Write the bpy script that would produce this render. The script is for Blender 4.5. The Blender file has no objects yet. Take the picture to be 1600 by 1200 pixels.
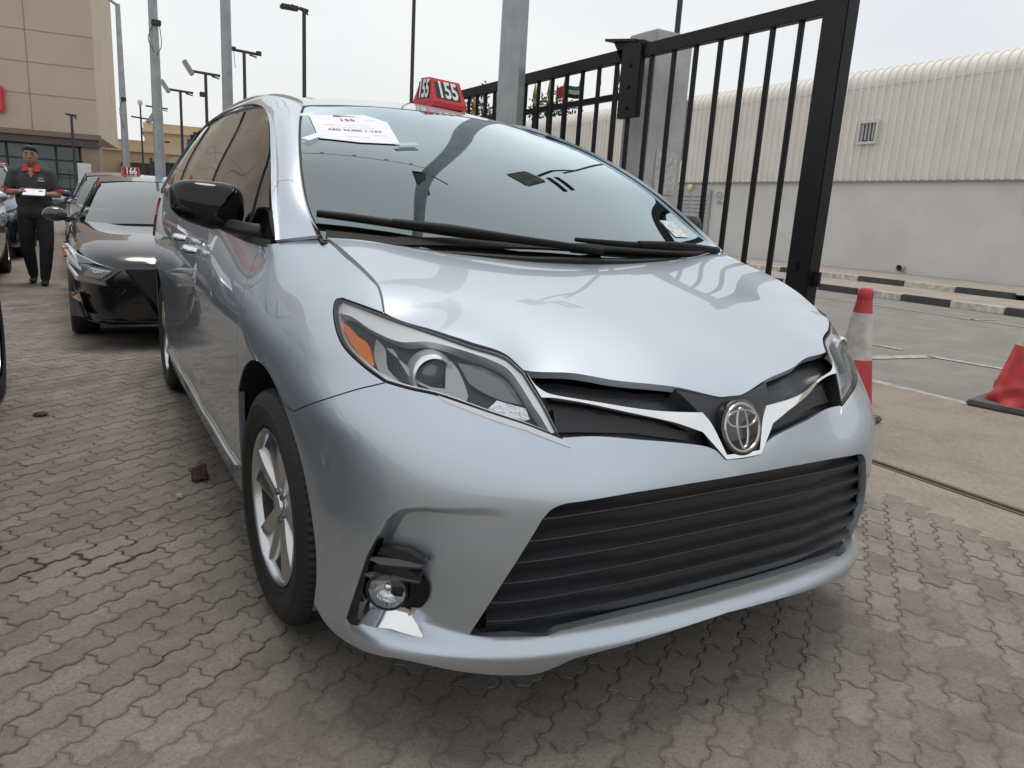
import bpy, bmesh, math, random
import numpy as np
from mathutils import Vector, Matrix
from mathutils.geometry import delaunay_2d_cdt
random.seed(7); rng = np.random.default_rng(7)
R = math.radians
SC = bpy.context.scene
# ------------------------------------------------------------------ camera
cam_d = bpy.data.cameras.new('camera'); cam = bpy.data.objects.new('camera', cam_d); SC.collection.objects.link(cam); SC.camera = cam
cam_d.sensor_width = 36.0; cam_d.lens = 25.961; cam_d.clip_start = 0.05; cam_d.clip_end = 1500
_yaw, _pit, _rol = R(-30.5342), R(12.8847), R(3.4913)
_f = Vector((-math.sin(_yaw)*math.cos(_pit), math.cos(_yaw)*math.cos(_pit), -math.sin(_pit)))
_r = Vector((math.cos(_yaw), math.sin(_yaw), 0)); _u = _r.cross(_f)
_r2 = _r*math.cos(_rol)+_u*math.sin(_rol); _u2 = -_r*math.sin(_rol)+_u*math.cos(_rol)
cam.matrix_world = Matrix(((_r2.x,_u2.x,-_f.x,-1.40008),(_r2.y,_u2.y,-_f.y,-2.18390),(_r2.z,_u2.z,-_f.z,1.25082),(0,0,0,1)))
# ------------------------------------------------------------------ sky: thin bright overcast over a hazy Nishita sky, soft sun
W = bpy.data.worlds.new('World'); SC.world = W; W.use_nodes = True
nt = W.node_tree; nt.nodes.clear(); nd = nt.nodes.new; lk = nt.links.new
out = nd('ShaderNodeOutputWorld'); bg = nd('ShaderNodeBackground'); sky = nd('ShaderNodeTexSky')
sky.sky_type = 'NISHITA'; sky.sun_disc = False; sky.sun_elevation = R(81); sky.sun_rotation = R(30); sky.air_density = 1.4; sky.dust_density = 4.0; sky.ozone_density = 1.0
tc = nd('ShaderNodeTexCoord'); mp = nd('ShaderNodeMapping'); mp.inputs['Scale'].default_value = (1.0, 1.0, 2.6)
n1 = nd('ShaderNodeTexNoise'); n1.inputs['Scale'].default_value = 1.7; n1.inputs['Detail'].default_value = 5; n1.inputs['Roughness'].default_value = .5
cr = nd('ShaderNodeValToRGB'); cr.color_ramp.elements[0].position = .32; cr.color_ramp.elements[0].color = (7.1, 7.3, 7.55, 1)
cr.color_ramp.elements[1].position = .68; cr.color_ramp.elements[1].color = (8.5, 8.5, 8.45, 1)
mx = nd('ShaderNodeMixRGB'); mx.inputs[0].default_value = .86
lk(tc.outputs['Generated'], mp.inputs[0]); lk(mp.outputs[0], n1.inputs['Vector']); lk(n1.outputs['Fac'], cr.inputs[0])
lk(sky.outputs[0], mx.inputs[1]); lk(cr.outputs[0], mx.inputs[2]); lk(mx.outputs[0], bg.inputs['Color']); bg.inputs['Strength'].default_value = .1
lk(bg.outputs[0], out.inputs[0])
sun_d = bpy.data.lights.new('sun', 'SUN'); sun_d.energy = 1.3; sun_d.angle = R(24); sun_d.color = (1, .95, .88)
sun = bpy.data.objects.new('sun', sun_d); SC.collection.objects.link(sun)
sun.rotation_euler = (R(9), 0, R(150)); sun.location = (0, 0, 30)      # high sun, from behind the van
SC.view_settings.view_transform = 'Standard'; SC.view_settings.look = 'None'; SC.view_settings.exposure = 0.26; SC.view_settings.gamma = 1
SC.render.engine = 'CYCLES'; SC.render.resolution_x = 1024; SC.render.resolution_y = 768
# ------------------------------------------------------------------ materials
MATS = {}
def mat(name, col, rough=.5, metal=0., coat=0., coat_r=.03, spec=.5, trans=0., var=0., vscale=6., dark=None, bump=0., bscale=60., alpha=None, emis=None, ior=None):
    if name in MATS: return MATS[name]
    m = bpy.data.materials.new(name); m.use_nodes = True; t = m.node_tree; b = t.nodes['Principled BSDF']
    b.inputs['Base Color'].default_value = (*col, 1); b.inputs['Roughness'].default_value = rough; b.inputs['Metallic'].default_value = metal
    b.inputs['Coat Weight'].default_value = coat; b.inputs['Coat Roughness'].default_value = coat_r; b.inputs['Specular IOR Level'].default_value = spec
    if ior: b.inputs['IOR'].default_value = ior
    b.inputs['Transmission Weight'].default_value = trans
    if emis: b.inputs['Emission Color'].default_value = (*emis[:3], 1); b.inputs['Emission Strength'].default_value = emis[3]
    L = t.links.new
    if var or bump:
        g = t.nodes.new('ShaderNodeNewGeometry')
    if var:
        n = t.nodes.new('ShaderNodeTexNoise'); n.inputs['Scale'].default_value = vscale; n.inputs['Detail'].default_value = 6; n.inputs['Roughness'].default_value = .62
        L(g.outputs['Position'], n.inputs['Vector']); r = t.nodes.new('ShaderNodeValToRGB'); r.color_ramp.elements[0].position = .3; r.color_ramp.elements[1].position = .7
        d = dark or tuple(c*(1-var) for c in col); r.color_ramp.elements[0].color = (*d, 1); r.color_ramp.elements[1].color = (*[min(1, c*(1+var*.4)) for c in col], 1)
        L(n.outputs['Fac'], r.inputs[0]); L(r.outputs[0], b.inputs['Base Color'])
    if bump:
        n2 = t.nodes.new('ShaderNodeTexNoise'); n2.inputs['Scale'].default_value = bscale; n2.inputs['Detail'].default_value = 5
        L(g.outputs['Position'], n2.inputs['Vector']); bp_ = t.nodes.new('ShaderNodeBump'); bp_.inputs['Strength'].default_value = bump; bp_.inputs['Distance'].default_value = .02
        L(n2.outputs['Fac'], bp_.inputs['Height']); L(bp_.outputs[0], b.inputs['Normal'])
    MATS[name] = m; return m
def glass(name, tint, refl=1.0, rough=.0, tintr=(.95,1.,1.)):
    """thin pane: Fresnel reflection over tinted see-through"""
    if name in MATS: return MATS[name]
    m = bpy.data.materials.new(name); m.use_nodes = True; t = m.node_tree; t.nodes.clear(); N = t.nodes.new; L = t.links.new
    o = N('ShaderNodeOutputMaterial'); x = N('ShaderNodeMixShader'); tr = N('ShaderNodeBsdfTransparent'); gl = N('ShaderNodeBsdfGlossy'); fr = N('ShaderNodeFresnel')
    tr.inputs[0].default_value = (*tint, 1); gl.inputs['Roughness'].default_value = rough; gl.inputs[0].default_value = (*tintr, 1); fr.inputs[0].default_value = 1.55
    mu = N('ShaderNodeMath'); mu.operation = 'MULTIPLY'; mu.inputs[1].default_value = 1.75*refl; mu.use_clamp = True
    L(fr.outputs[0], mu.inputs[0]); L(mu.outputs[0], x.inputs[0]); L(tr.outputs[0], x.inputs[1]); L(gl.outputs[0], x.inputs[2]); L(x.outputs[0], o.inputs[0])
    MATS[name] = m; return m
# ------------------------------------------------------------------ object helpers
def link(o, parent=None):
    SC.collection.objects.link(o)
    if parent: o.parent = parent
    return o
def tag(o, label=None, cat=None, group=None, kind=None):
    if label: o['label'] = label
    if cat: o['category'] = cat
    if group: o['group'] = group
    if kind: o['kind'] = kind
    return o
def thing(name, label, cat, loc=(0,0,0), rz=0., group=None):
    o = bpy.data.objects.new(name, None); o.location = loc; o.rotation_euler = (0, 0, rz); o.empty_display_size = .1
    return tag(link(o), label, cat, group)
def copy_tree(o, parent=None):
    c = o.copy(); link(c)
    c.parent = parent
    for ch in list(o.children): copy_tree(ch, c)
    return c
def mesh_obj(name, V, F, m, parent=None, smooth=None, normals=None):
    me = bpy.data.meshes.new(name); me.from_pydata([tuple(map(float, v)) for v in V], [], [tuple(map(int, f)) for f in F]); me.update()
    if m: me.materials.append(m)
    if smooth is not None:
        for p in me.polygons: p.use_smooth = True
        if smooth < 179: me.set_sharp_from_angle(angle=R(smooth))
    if normals is not None:
        for p in me.polygons: p.use_smooth = True
        me.normals_split_custom_set_from_vertices([tuple(n) for n in normals])
    o = bpy.data.objects.new(name, me); return link(o, parent)
class MB:
    """mesh builder: several shaped pieces that make up ONE part"""
    def __init__(s): s.V = []; s.F = []
    def add(s, V, F):
        n = len(s.V); s.V += [tuple(v) for v in V]; s.F += [tuple(i+n for i in f) for f in F]; return s
    def box(s, c, d, rz=0., rx=0., taper=1.0, bev=0.0):
        hx, hy, hz = d[0]/2, d[1]/2, d[2]/2; M = Matrix.Translation(c) @ Matrix.Rotation(rz, 4, 'Z') @ Matrix.Rotation(rx, 4, 'X')
        if bev <= 0:
            P = [(-hx,-hy,-hz),(hx,-hy,-hz),(hx,hy,-hz),(-hx,hy,-hz),(-hx*taper,-hy*taper,hz),(hx*taper,-hy*taper,hz),(hx*taper,hy*taper,hz),(-hx*taper,hy*taper,hz)]
            return s.add([M @ Vector(p) for p in P], [(0,3,2,1),(4,5,6,7),(0,1,5,4),(1,2,6,5),(2,3,7,6),(3,0,4,7)])
        bm = bmesh.new(); bmesh.ops.create_cube(bm, size=1.0)
        for v in bm.verts:
            k = taper if v.co.z > 0 else 1; v.co = Vector((v.co.x*d[0]*k, v.co.y*d[1]*k, v.co.z*d[2]))
        bmesh.ops.bevel(bm, geom=bm.edges[:], offset=bev, segments=2, affect='EDGES')
        bm.verts.index_update(); V = [M @ v.co for v in bm.verts]; F = [tuple(v.index for v in f.verts) for f in bm.faces]; bm.free()
        return s.add(V, F)
    def tube(s, pts, r, n=10, cap=True, rot=0.):
        pts = [Vector(p) for p in pts]; m = len(pts); rr = r if isinstance(r, (list, tuple)) else [r]*m; V = []; F = []
        for i, p in enumerate(pts):
            t = (pts[min(i+1, m-1)]-pts[max(i-1, 0)]).normalized(); a = Vector((0,0,1)) if abs(t.z) < .9 else Vector((1,0,0))
            u = t.cross(a).normalized(); w = t.cross(u)
            for k in range(n):
                an = rot+2*math.pi*k/n; V.append(p+(u*math.cos(an)+w*math.sin(an))*rr[i])
        for i in range(m-1):
            for k in range(n): F.append((i*n+k, i*n+(k+1)%n, (i+1)*n+(k+1)%n, (i+1)*n+k))
        if cap: F += [tuple(range(n)), tuple(range((m-1)*n, m*n))[::-1]]
        return s.add(V, F)
    def lathe(s, prof, M=None, n=48, axis='X'):
        """prof: (radius, height) pairs, turned about the axis"""
        V = []; F = []; m = len(prof); M = M or Matrix()
        for k in range(n):
            c, d = math.cos(2*math.pi*k/n), math.sin(2*math.pi*k/n)
            for r, h in prof: V.append(M @ (Vector((h, r*c, r*d)) if axis == 'X' else Vector((r*c, r*d, h))))
        for k in range(n):
            for j in range(m-1): F.append((k*m+j, ((k+1)%n)*m+j, ((k+1)%n)*m+j+1, k*m+j+1))
        return s.add(V, F)
    def prism(s, poly, y0, y1, M=None):
        """poly in (x, z), extruded along y"""
        n = len(poly); M = M or Matrix(); V = [M @ Vector((x, y0, z)) for x, z in poly]+[M @ Vector((x, y1, z)) for x, z in poly]
        return s.add(V, [tuple(range(n)), tuple(range(2*n-1, n-1, -1))]+[(i, i+n, (i+1)%n+n, (i+1)%n) for i in range(n)])
    def ell(s, c, r, n=16, m=10, M=None):
        V = []; F = []; M = M or Matrix()
        for j in range(m+1):
            th = math.pi*j/m
            for k in range(n):
                ph = 2*math.pi*k/n; V.append(Vector(c)+M @ Vector((r[0]*math.sin(th)*math.cos(ph), r[1]*math.sin(th)*math.sin(ph), r[2]*math.cos(th))))
        for j in range(m):
            for k in range(n): F.append((j*n+k, (j+1)*n+k, (j+1)*n+(k+1)%n, j*n+(k+1)%n))
        return s.add(V, F)
    def build(s, name, m, parent=None, smooth=None):
        o = mesh_obj(name, s.V, s.F, m, parent)
        bm = bmesh.new(); bm.from_mesh(o.data); bmesh.ops.recalc_face_normals(bm, faces=bm.faces[:]); bm.to_mesh(o.data); bm.free()
        if smooth:
            for p in o.data.polygons: p.use_smooth = True
            o.data.set_sharp_from_angle(angle=R(smooth))
        return o
def text_obj(name, body, m, parent, M, size, sx=1.0, bold=0.0, ext=.0008):
    cu = bpy.data.curves.new(name, 'FONT'); cu.body = body; cu.size = size; cu.align_x = 'CENTER'; cu.align_y = 'CENTER'; cu.offset = bold; cu.extrude = ext; cu.resolution_u = 3
    o = bpy.data.objects.new(name, cu); SC.collection.objects.link(o); dg = bpy.context.evaluated_depsgraph_get(); me = bpy.data.meshes.new_from_object(o.evaluated_get(dg))
    bpy.data.objects.remove(o); me.name = name; me.materials.clear(); me.materials.append(m); me.transform(M @ Matrix.Diagonal((sx, 1, 1, 1)))
    return link(bpy.data.objects.new(name, me), parent)
def frame(o, x, y):
    """matrix from an origin and two in-plane axes"""
    x = Vector(x).normalized(); y = Vector(y); z = x.cross(y).normalized(); y = z.cross(x)
    return Matrix(((x.x,y.x,z.x,o[0]),(x.y,y.y,z.y,o[1]),(x.z,y.z,z.z,o[2]),(0,0,0,1)))
# ---------------------------------------------------------------- smooth surfaces (thin-plate splines)
class TPS:
    def __init__(s, P, V, lam=0.0, sc=(1.0, 1.0)):
        s.sc = np.array(sc); P = np.array(P, float)*s.sc; V = np.array(V, float); n = len(P); s.P = P
        K = s.k(P, P) + lam*np.eye(n); Q = np.c_[np.ones(n), P]
        A = np.block([[K, Q], [Q.T, np.zeros((3, 3))]])
        s.w = np.linalg.lstsq(A, np.concatenate([V, np.zeros(3)]), rcond=None)[0]
    @staticmethod
    def k(A, B):
        d2 = ((A[:, None, :]-B[None, :, :])**2).sum(-1)
        return 0.5*d2*np.log(d2+1e-12)
    def __call__(s, X):
        X = np.atleast_2d(X)*s.sc; out = np.empty(len(X))
        for i in range(0, len(X), 20000):
            x = X[i:i+20000]; out[i:i+20000] = s.k(x, s.P)@s.w[:-3] + np.c_[np.ones(len(x)), x]@s.w[-3:]
        return out
class Spline1:                         # natural cubic spline through points, parameter = chord length
    def __init__(s, P, t=None):
        P = np.array(P, float); n = len(P)
        s.t = np.concatenate([[0], np.cumsum(np.linalg.norm(np.diff(P, axis=0), axis=1))]) if t is None else np.array(t, float)
        h = np.diff(s.t); A = np.eye(n); r = np.zeros_like(P)
        for i in range(1, n-1):
            A[i, i-1] = h[i-1]; A[i, i] = 2*(h[i-1]+h[i]); A[i, i+1] = h[i]
            r[i] = 6*((P[i+1]-P[i])/h[i]-(P[i]-P[i-1])/h[i-1])
        s.m = np.linalg.solve(A, r); s.P = P
    def __call__(s, x):
        x = np.clip(np.asarray(x, float), s.t[0], s.t[-1]); i = np.clip(np.searchsorted(s.t, x, 'right')-1, 0, len(s.t)-2)
        h = (s.t[i+1]-s.t[i])[..., None]; a = (s.t[i+1]-x)[..., None]/h; b = 1-a
        return a*s.P[i]+b*s.P[i+1]+((a**3-a)*s.m[i]+(b**3-b)*s.m[i+1])*h*h/6
def sstep(a, b, x):
    t = np.clip((x-a)/(b-a), 0, 1); return t*t*(3-2*t)
# ---- lower body: plan curve C(a) (a = arc length from the nose), offset d(a, z) along its outward normal
PLAN = [(0,-.985),(-.15,-.982),(-.30,-.972),(-.45,-.952),(-.60,-.915),(-.73,-.845),(-.83,-.74),(-.90,-.60),(-.935,-.48),(-.955,-.35),(-.968,-.1),
        (-.977,.2),(-.985,.6),(-.99,1.2),(-.99,2.0),(-.985,2.8),(-.97,3.3),(-.94,3.7),(-.88,3.98),(-.75,4.08),(-.4,4.11),(0,4.12)]
_full = [(-x, y) for x, y in PLAN[:4][::-1]][:-1] + PLAN
CUR = Spline1(_full); A0 = CUR.t[3]
PA = CUR.t[3:]-A0                       # a-value of each plan point
DT = {0:{.18:-.06,.24:-.035,.30:-.02,.40:-.008,.5:0,.6:0,.66:-.008,.72:-.03,.77:-.052,.82:-.075,.86:-.10,.90:-.16},
 2:{.18:-.055,.24:-.032,.30:-.02,.40:-.008,.5:0,.6:0,.66:-.009,.72:-.035,.77:-.06,.82:-.085,.86:-.115,.90:-.17},
 3:{.18:-.05,.24:-.03,.30:-.018,.40:-.008,.5:0,.6:0,.66:-.010,.72:-.045,.77:-.078,.82:-.11,.86:-.14,.90:-.185,.95:-.27},
 4:{.18:-.048,.24:-.03,.30:-.018,.40:-.006,.5:0,.6:0,.66:-.006,.72:-.03,.77:-.06,.82:-.09,.86:-.12,.90:-.16,.95:-.23},
 5:{.18:-.05,.24:-.03,.30:-.018,.40:-.006,.5:0,.6:-.002,.68:-.012,.75:-.040,.80:-.070,.865:-.114,.90:-.14,.95:-.19,1.0:-.26},
 6:{.20:-.025,.30:-.010,.40:-.003,.5:0,.6:-.002,.68:-.008,.75:-.026,.80:-.050,.865:-.088,.90:-.112,.95:-.152,1.0:-.21,1.04:-.28},
 7:{.20:-.012,.30:-.006,.40:-.003,.5:0,.6:0,.68:0,.75:-.006,.80:-.022,.865:-.052,.90:-.070,.95:-.105,1.0:-.155,1.05:-.24},
 8:{.20:-.010,.30:-.005,.40:-.003,.5:0,.6:0,.7:0,.8:-.012,.865:-.036,.90:-.050,.95:-.078,1.0:-.118,1.05:-.185},
 9:{.20:-.010,.30:-.005,.40:-.003,.5:0,.6:0,.7:.002,.8:-.004,.865:-.020,.90:-.032,.95:-.056,1.0:-.088,1.05:-.14,1.08:-.19},
 10:{.2:-.04,.35:-.01,.5:0,.6:0,.7:.004,.8:.004,.9:-.014,.95:-.032,1.0:-.057,1.05:-.092,1.1:-.145,1.13:-.19},
 11:{.2:-.05,.28:-.03,.36:-.010,.5:-.002,.6:0,.7:.003,.8:.005,.9:-.004,.95:-.014,1.0:-.028,1.05:-.045,1.1:-.065,1.15:-.088},
 12:{.2:-.05,.28:-.032,.36:-.010,.5:-.004,.6:0,.7:.002,.8:.004,.9:0,.95:-.006,1.0:-.016,1.05:-.028,1.1:-.042,1.15:-.058,1.2:-.08},
 13:{.2:-.05,.28:-.032,.36:-.010,.5:-.004,.6:0,.7:.002,.8:.003,.9:0,.95:-.005,1.0:-.013,1.05:-.024,1.1:-.036,1.15:-.050,1.2:-.066},
 14:{.2:-.05,.28:-.032,.36:-.010,.5:-.004,.6:0,.7:.002,.8:.003,.9:0,.95:-.004,1.0:-.011,1.05:-.020,1.1:-.031,1.15:-.044,1.2:-.060},
 15:{.2:-.04,.28:-.02,.36:-.006,.5:0,.6:0,.7:.004,.8:.005,.9:.002,.95:-.002,1.0:-.008,1.05:-.016,1.1:-.026,1.15:-.038,1.2:-.052,1.25:-.07},
 16:{.2:-.04,.36:-.006,.5:0,.6:0,.8:.005,.9:.003,1.0:-.006,1.1:-.022,1.2:-.045,1.25:-.06},
 17:{.2:-.04,.36:-.006,.6:0,.8:.004,.9:.002,1.0:-.006,1.1:-.022,1.2:-.045,1.25:-.06},
 19:{.2:-.04,.36:-.006,.6:0,.8:0,.9:0,1.0:-.01,1.1:-.03,1.2:-.06,1.25:-.07}, 21:{.2:-.04,.36:0,.6:0,.8:0,.9:0,1.0:-.01,1.1:-.03,1.2:-.06,1.25:-.07}}
_p = []; _v = []
for i, col in DT.items():
    for z, d in col.items():
        _p.append((PA[i], z)); _v.append(d)
        if 0 < i < 5: _p.append((-PA[i], z)); _v.append(d)
SEAMP = [(-.787,-.021,1.153),(-.838,.03,1.142),(-.880,.07,1.132),(-.898,.095,1.127),(-.915,.20,1.117)]
for x, y, z in SEAMP:                  # where the fender meets the windscreen pillar
    _a = np.linspace(1.3, 2.3, 4000); _c = CUR(_a+A0); _t = np.gradient(_c, axis=0); _t /= np.linalg.norm(_t, axis=1, keepdims=True); _n = np.stack([-_t[:, 1], _t[:, 0]], 1)
    _r = np.array([x, y])-_c; _i = np.abs((_r*_t).sum(1)).argmin(); _p.append((_a[_i], z)); _v.append(float((_r[_i]*_n[_i]).sum()))
ASC = 0.45
DTPS = TPS(_p, _v, 1e-7, (ASC, 1.0))
def _fog(a, z):                        # recess round the fog lamp: crisp outer and upper edge, running out towards the grille
    al = np.interp(z, [.24,.277,.455,.565,.60], [1.05,1.05,.986,.926,.895]); zt = np.interp(a, [.70,.832,.874,.93], [.632,.616,.606,.585])
    return -.040*sstep(0, .026, al-a)*sstep(0, .022, zt-z)*sstep(.62, .90, a)*sstep(.245, .33, z)
def _lip(a, z):                        # splitter lip along the bottom
    return .030*sstep(.315, .265, z)*sstep(1.12, .90, a)
BUMPS = [_fog, _lip]
def planCN(a):
    s = np.abs(a); p = CUR(s+A0); e = 2e-3
    t = CUR(s+e+A0)-CUR(s-e+A0); t /= np.linalg.norm(t, axis=-1, keepdims=True)
    n = np.stack([t[..., 1], -t[..., 0]], -1); n = -n   # outward
    sg = np.where(a < 0, -1.0, 1.0)
    p = p*np.stack([sg, np.ones_like(sg)], -1); n = n*np.stack([sg, np.ones_like(sg)], -1)
    return p, n
def SF(UV): return SB(UV, True)
def SB(UV, raw=False):
    UV = np.atleast_2d(UV); a, z = UV[:, 0], UV[:, 1]; s = np.abs(a)
    d = DTPS(np.stack([s, z], -1))
    if not raw:
        for f in BUMPS: d = d+f(s, z)
    p, n = planCN(a)
    q = p+n*d[:, None]
    return np.c_[q, z]
# ---- hood z = h(x, y), windscreen z = w(x, y), roof z = r(x, y), greenhouse side x = g(y, z)
def sym(pts): return [(-x, y, z) for x, y, z in pts if abs(x) > 1e-6]+list(pts)
HOODP = []; 
def mkz(pts, lam=1.5e-4):
    pts = np.array(sym(pts)); return TPS(pts[:, :2], pts[:, 2], lam)

HOOD = mkz([(0,-.94,.80),(0,-.90,.838),(0,-.86,.868),(0,-.8,.905),(0,-.7,.953),(0,-.55,1.010),(0,-.4,1.054),(0,-.25,1.094),(0,-.12,1.122),
  (.15,-.873,.862),(.31,-.828,.879),(.42,-.80,.887),(.53,-.765,.900),(.566,-.728,.932),(.635,-.691,.955),(.709,-.621,.98),(.775,-.51,1.004),
  (.79,-.45,1.045),(.80,-.36,1.080),(.80,-.2,1.118),(.797,-.05,1.152),(.70,-.10,1.145),(.4,-.11,1.136),(.4,-.5,1.028),(.62,-.5,1.018),(.62,-.3,1.085)])
WIND = mkz([(.797,-.04,1.15),(.79,.15,1.245),(.755,.36,1.37),(.69,.63,1.50),(.62,.87,1.59),(.57,1.02,1.635),(.3,.96,1.654),(0,.94,1.66),(0,.65,1.545),(0,.37,1.422),
  (0,.1,1.285),(0,-.19,1.126),(.4,-.15,1.134),(.4,.37,1.41),(.4,.65,1.53)])
ROOF = mkz([(0,.95,1.664),(.3,.97,1.658),(.57,1.03,1.639),(0,1.1,1.707),(0,1.5,1.752),(0,2.2,1.770),(0,3,1.745),(0,3.8,1.68),(0,4.0,1.63),(.5,1.2,1.685),(.60,1.3,1.680),(.64,1.8,1.703),(.65,2.5,1.705),(.63,3.2,1.680),(.6,3.8,1.62),
  (.45,1.6,1.733),(.45,2.4,1.742),(.45,3.2,1.72)])
# pillar and roof side: a band between the windscreen / roof edge (EDG) and the window frame (FRM)
EDG = [(-.790,-.024,1.153),(-.795,.15,1.246),(-.760,.36,1.371),(-.695,.63,1.501),(-.625,.87,1.591),(-.588,1.0,1.632),(-.602,1.30,1.690),(-.625,1.75,1.716),(-.63,2.4,1.720),(-.61,3.2,1.697),(-.57,3.75,1.640),(-.66,3.95,1.45),(-.80,4.0,1.262)]
FRM = [(-.893,.088,1.128),(-.862,.253,1.241),(-.822,.44,1.345),(-.782,.629,1.441),(-.733,.888,1.548),(-.703,1.10,1.603),(-.685,1.40,1.656),(-.682,1.80,1.680),(-.688,2.4,1.682),(-.690,3.1,1.648),(-.715,3.48,1.575),(-.80,3.58,1.43),(-.885,3.64,1.262)]
_tt = np.concatenate([[0], np.cumsum(np.linalg.norm(np.diff((np.array(EDG)+np.array(FRM))/2, axis=0), axis=1))]); TEND = _tt[-1]
_E = Spline1(EDG, _tt); _F = Spline1(FRM, _tt)
def SA(UV):                            # u along the band, v 0 .. .12 from windscreen edge to window frame
    UV = np.atleast_2d(UV); s = UV[:, 1]/.12; e = _E(UV[:, 0]); f = _F(UV[:, 0]); m = f-e; t = _E(UV[:, 0]+2e-3)-_E(UV[:, 0]-2e-3)
    n = np.cross(t, m); n /= np.linalg.norm(n, axis=1, keepdims=True)+1e-12; n = np.where((n[:, :1] > 0), -n, n)
    return e+m*s[:, None]+n*(.015*4*s*(1-s)*np.clip(np.linalg.norm(m, axis=1)/.10, .3, 1.3)*sstep(.0, .30, UV[:, 0]))[:, None]
_g = [(.1,1.13,.893),(.2,1.117,.915),(.6,1.16,.925),(1.2,1.19,.935),(2,1.21,.935),(2.8,1.23,.928),(3.5,1.25,.895)]+[(y, z, -x) for x, y, z in FRM]+[(.6,1.30,.868),(1.2,1.42,.842),(2.,1.45,.840),(2.8,1.45,.838),(3.3,1.42,.825)]
for _y in (.3,.6,1.2,2.,2.8,3.4):
    _b = SB([(np.interp(_y, [p[1] for p in PLAN[9:18]], PA[9:18]), 1.06)])[0]; _g.append((_b[1], 1.06, -_b[0]))
GREEN = TPS([(p[0],p[1]) for p in _g], [-p[2] for p in _g], 2e-4, (.6,1))
def SH(UV): UV = np.atleast_2d(UV); return np.c_[UV, HOOD(UV)]
def SW(UV): UV = np.atleast_2d(UV); return np.c_[UV, WIND(UV)]
def SR(UV): UV = np.atleast_2d(UV); return np.c_[UV, ROOF(UV)]
def SG(UV): UV = np.atleast_2d(UV); return np.c_[GREEN(UV), UV]
# ------------------------------------------------------------------ trimmed panels on smooth surfaces
def crv(pts, n=8):
    """smooth open curve through points (Catmull-Rom)"""
    P = [np.array(p, float) for p in pts]
    if len(P) < 3: return [tuple(p) for p in P]
    o = []
    for i in range(len(P)-1):
        p0 = P[i-1] if i else 2*P[0]-P[1]; p1, p2 = P[i], P[i+1]; p3 = P[i+2] if i+2 < len(P) else 2*P[-1]-P[-2]
        a1 = max(np.linalg.norm(p2-p1), 1e-6); m1 = (p2-p0)/max(np.linalg.norm(p2-p1)+np.linalg.norm(p1-p0), 1e-6)*a1; m2 = (p3-p1)/max(np.linalg.norm(p3-p2)+np.linalg.norm(p2-p1), 1e-6)*a1
        for k in range(n):
            t = k/n; o.append((2*t**3-3*t*t+1)*p1+(t**3-2*t*t+t)*m1+(-2*t**3+3*t*t)*p2+(t**3-t*t)*m2)
    o.append(P[-1]); return [tuple(p) for p in o]
def loop(*segs):
    o = []
    for s in segs:
        for p in s:
            if not o or np.hypot(p[0]-o[-1][0], p[1]-o[-1][1]) > 1e-4: o.append(tuple(p))
    if np.hypot(o[0][0]-o[-1][0], o[0][1]-o[-1][1]) < 1e-4: o.pop()
    return o
def sloop(pts, n=5): return loop(crv(list(pts)+[pts[0]], n))
def inside(poly, X):
    poly = np.array(poly); x, y = X[:, 0], X[:, 1]; r = np.zeros(len(X), bool); j = len(poly)-1
    for i in range(len(poly)):
        xi, yi = poly[i]; xj, yj = poly[j]
        if yi != yj: r ^= ((yi > y) != (yj > y)) & (x < (xj-xi)*(y-yi)/(yj-yi)+xi)
        j = i
    return r
def inset(poly, g):
    P = np.array(poly); a = np.roll(P, 1, 0); b = np.roll(P, -1, 0); A = 0.5*np.sum(P[:, 0]*b[:, 1]-b[:, 0]*P[:, 1])
    t = b-a; t /= np.linalg.norm(t, axis=1, keepdims=True)+1e-9; n = np.stack([-t[:, 1], t[:, 0]], 1)*(1 if A > 0 else -1)
    return [tuple(p) for p in P+n*g]
def resample(poly, step):
    o = []
    for i in range(len(poly)):
        a = np.array(poly[i]); b = np.array(poly[(i+1)%len(poly)]); k = max(1, int(np.ceil(np.linalg.norm(b-a)/step)))
        o += [tuple(a+(b-a)*t/k) for t in range(k)]
    return o
def surf_n(S, UV, sg, e=1e-3):
    n = np.cross(S(UV+[e, 0])-S(UV-[e, 0]), S(UV+[0, e])-S(UV-[0, e])); return sg*n/(np.linalg.norm(n, axis=1, keepdims=True)+1e-12)
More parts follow.
